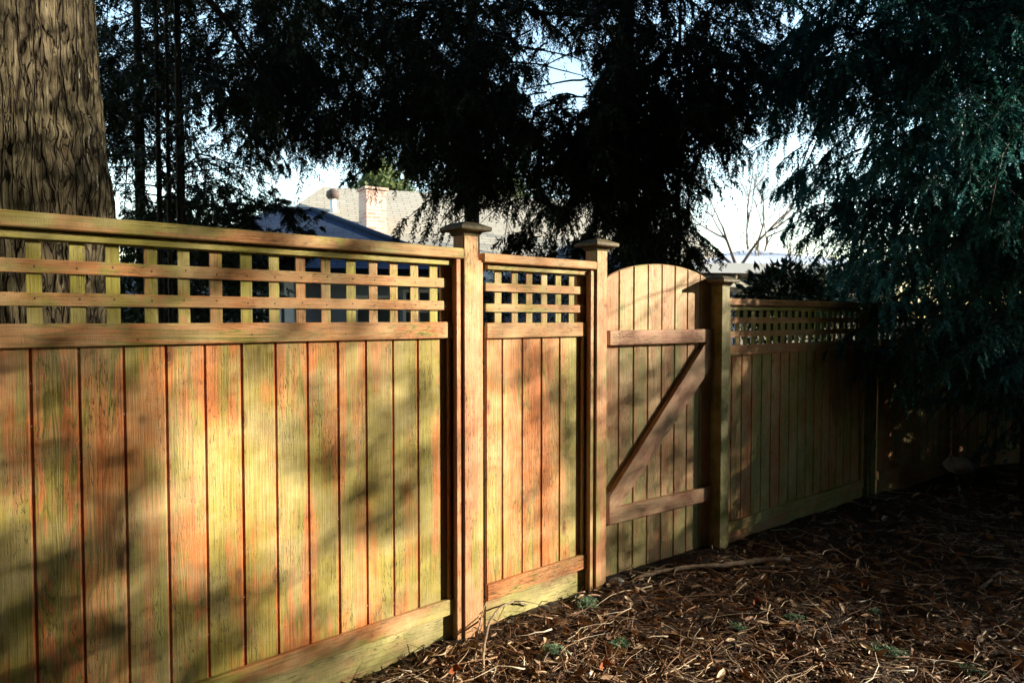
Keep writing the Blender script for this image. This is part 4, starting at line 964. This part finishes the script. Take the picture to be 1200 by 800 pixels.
# named sticks
def ground_at(px, py):
    z = -.05
    for _ in range(4):
        Y = 3.0
        for _ in range(30):
            p = at(px, py, Y); Y += (p[2] - z) * 1.2
        z = gh(p[0], p[1])
    return V(p[0], p[1], z)
g = NG('stick_bark'); P = g.geo(); g.color(g.ramp(g.noise(g.vmul(P, (40, 40, 40)), 1, 5, .7), [(.3, (.10, .07, .05)), (.55, (.26, .19, .13)), (.75, (.42, .34, .26))])); g.bump(g.noise(P, 120, 4), .5, .004); STICK = g.m
def stick(name, pix, r0_, label, lift=.0, cat='stick', forks=0, group=None, mat=None):
    pts = [ground_at(x, y) + V(0, 0, r0_ * .8 + (rest[0] if rest else 0)) for x, y, *rest in pix]
    P_ = np.array(pts); t = np.linspace(0, len(P_) - 1, len(P_) * 5); P_ = np.stack([np.interp(t, range(len(pts)), P_[:, i]) for i in range(3)], 1)
    for _ in range(3): P_[1:-1] = (P_[:-2] + P_[1:-1] * 2 + P_[2:]) / 4
    P_ += rng.normal(0, r0_ * .12, P_.shape); m = MB(); m.tube(P_, np.linspace(r0_, r0_ * .45, len(P_)) * rng.uniform(.85, 1.15, len(P_)), 8)
    for k in range(forks):
        i = random.randrange(2, len(P_) - 2); d = unit(P_[i + 1] - P_[i]); s_ = np.cross(d, UP) * random.choice((-1, 1)); L = random.uniform(.06, .16)
        m.tube([P_[i], P_[i] + (d * .6 + s_ * .5 + UP * .15) * L * .5, P_[i] + (d * .8 + s_ + UP * .1) * L], [r0_ * .4, r0_ * .3, r0_ * .15], 5)
    o = m.build(name, [mat or STICK]); tag(o, label, cat, group); return o
stick('fallen_branch', [(925, 661, .015), (880, 664, .02), (850, 669, .022), (810, 671, .022), (772, 676, .02), (745, 683, .015)], .021, 'thick pale fallen branch lying near the foot of the gate', forks=3, cat='branch')
stick('fallen_stick', [(522, 738), (500, 752), (478, 762), (440, 768), (400, 776), (385, 784)], .011, 'greyish stick lying along the foot of the long fence panel', forks=2)
stick('fallen_stick', [(515, 800), (500, 785), (485, 765), (478, 757)], .007, 'light curved twig crossing the stick under the long fence panel', forks=1)
stick('fallen_stick', [(566, 800), (566, 775, .03), (572, 750, .08), (585, 735, .10), (605, 722, .08), (618, 716, .03)], .008, 'brown arching twig standing up in front of the first post', forks=2)
stick('fallen_stick', [(556, 780, .0), (560, 755, .06), (568, 735, .12), (580, 722, .12)], .005, 'thin upright twig beside the arching one by the first post')
stick('fallen_stick', [(945, 800), (937, 780), (932, 758), (934, 742), (945, 735), (958, 733)], .006, 'pale hooked twig in the middle foreground litter')
stick('fallen_stick', [(1148, 692), (1156, 686), (1163, 678), (1170, 672), (1180, 671)], .012, 'short bright crooked stick in the shade at the right edge', forks=1)
stick('fallen_stick', [(1100, 668), (1130, 667), (1160, 666), (1185, 667)], .007, 'long thin stick in deep shade at right')
stick('fallen_stick', [(1063, 556), (1078, 552), (1092, 549), (1102, 546)], .02, 'pale broken branch by the far fence foot beside the boulder', forks=3)
stick('fallen_stick', [(720, 692), (760, 696), (800, 702), (850, 705)], .005, 'long straight reddish twig lying in front of the gate', forks=2)
stick('fallen_stick', [(640, 752), (670, 742), (700, 733), (735, 726), (760, 716)], .006, 'long pale twig running right from the first post', forks=2)
stick('fallen_stick', [(985, 742), (1010, 736), (1040, 741), (1060, 745)], .005, 'low curved twig in the lit litter at lower right', forks=1)
stick('fallen_stick', [(1158, 800), (1154, 775), (1152, 752), (1150, 735)], .005, 'slim twig pointing away at the lower right corner')
stick('fallen_stick', [(1060, 760), (1080, 750), (1098, 745), (1130, 742)], .004, 'fine forked twig near the right edge of the foreground', forks=2)
stick('fallen_stick', [(738, 675, .0), (745, 655, .05), (752, 640, .10), (758, 620, .20)], .003, 'thin stem leaning up against the gate boards')

# boulder, stones
def stone(name, c, r_, label, mat, flat=.6, seed=0):
    vs = []; fs = []; n, k = 20, 12
    for j in range(k + 1):
        ph = math.pi * j / k
        for i in range(n):
            t = 2 * math.pi * i / n; u = V(math.sin(ph) * math.cos(t), math.sin(ph) * math.sin(t), math.cos(ph)); s_ = 1 + .22 * mnoise.noise(Vector(u * 1.6 + seed)) + .05 * mnoise.noise(Vector(u * 6 + seed))
            vs.append(c + u * np.asarray(r_) * s_)
    fs = [(j * n + i, (j + 1) * n + i, (j + 1) * n + (i + 1) % n, j * n + (i + 1) % n) for j in range(k) for i in range(n)]
    me = bpy.data.meshes.new(name); me.from_pydata([tuple(v) for v in vs], [], fs); me.polygons.foreach_set('use_smooth', [True] * len(fs)); o = link_mesh(name, me, mat); tag(o, label, 'rock'); return o
g = NG('rock'); P = g.geo(); g.color(g.ramp(g.noise(P, 14, 6, .7), [(.3, (.14, .13, .12)), (.6, (.30, .29, .27)), (.8, (.45, .44, .42))])); g.bump(g.noise(P, 40, 5), .7, .01); ROCK = g.m
stone('boulder', at(1124, 546, 6.2) + V(0, 0, .01), (.13, .11, .075), 'pale rounded rock at the foot of the far fence panel', ROCK, seed=2)
stone('stone', ground_at(722, 684) + V(0, 0, .015), (.045, .03, .025), 'small pale mossy stone under the hinge side of the gate', ROCK, seed=7)
# orange leaves
g = NG('rusty_leaf'); g.color(g.ramp(g.noise(g.geo(), 60, 4), [(.3, (.26, .06, .02)), (.7, (.50, .17, .06))])); RUST = g.m
def leaf(px, py, sz, label, tilt=.8):
    c = ground_at(px, py) + V(0, 0, .02); pts = []; k = 22; u = unit(V(.9, .2, .3)); v_ = unit(V(-.1, -.4, tilt)); n_ = np.cross(u, v_)
    for i in range(k):
        t = 2 * math.pi * i / k; rr_ = sz * (.62 + .38 * abs(math.cos(2.5 * t))) * random.uniform(.85, 1.1); pts.append(c + u * math.cos(t) * rr_ + v_ * math.sin(t) * rr_ + n_ * sz * .35 * math.cos(2 * t) + V(0, 0, sz * .3))
    m = MB(); th_ = n_ * .001; K = k; top_ = [c + V(0, 0, sz * .3)] + pts; bot = [p - th_ for p in top_]
    m.add(top_ + bot, [(0, 1 + i, 1 + (i + 1) % k) for i in range(k)] + [(k + 1, k + 2 + (i + 1) % k, k + 2 + i) for i in range(k)] + [(1 + i, k + 2 + i, k + 2 + (i + 1) % k, 1 + (i + 1) % k) for i in range(k)])
    tag(m.build('dead_leaf', [RUST]), label, 'leaf')
leaf(886, 711, .028, 'crumpled orange leaf on the litter in front of the gate')
leaf(1012, 690, .024, 'dull orange leaf at the edge of the shade, right of centre')
leaf(710, 787, .040, 'large rust-coloured curled leaf at the bottom foreground', .5)
leaf(535, 792, .035, 'rust-brown leaf near the bottom beside the fence foot', .4)
# green sprigs dropped from the cedar
def sprig(px, py, L, label, az, n=9):
    c = ground_at(px, py) + V(0, 0, .02); m = MB(); a0 = az; D = []; 
    k = n; ang = np.linspace(a0 - .5, a0 + .5, 3); Pp = np.repeat(c[None], 3, 0); Dd = np.stack([np.cos(ang), np.sin(ang), np.full(3, .12)], 1)
    q, r_, tws = sprays(Pp, Dd, np.full(3, L), np.full(3, .15), nt=16, nl=14, tl=L * .8, ll=.016, lw=.005, hang=.0, tdr=.1)
    q[:, :, 2] = np.maximum(q[:, :, 2], c[2] - .01)
    o = quads_mesh('cedar_sprig', q, r_, LEAF_SPRIG); tag(o, label, 'sprig')
LEAF_SPRIG = leafmat('sprig_green', (.08, .15, .09), (.13, .23, .14), (.22, .34, .22), .2)
sprig(672, 708, .13, 'green cedar sprig lying in front of the second post', .1)
sprig(700, 712, .10, 'small green sprig right of the bigger one by the second post', 2.8)
sprig(1012, 762, .16, 'green cedar sprig in the lower right litter', -.6)
sprig(860, 742, .08, 'little green sprig in the middle foreground', .8)
sprig(1028, 722, .05, 'bright green seedling at the edge of the shade', 1.5)
sprig(512, 744, .07, 'green sprig tucked against the foot of the first post', .4)
sprig(1060, 775, .12, 'green sprig at the lower right beyond the larger one', 2.0)
sprig(640, 770, .10, 'green sprig among the twigs below the first post', .9)
sprig(930, 722, .09, 'dull green sprig near the orange leaf, right side', -2.0)
sprig(1120, 790, .12, 'green sprig in the lower right corner', .2)
sprig(720, 752, .09, 'faded green sprig between post and foreground leaf', -1.2)
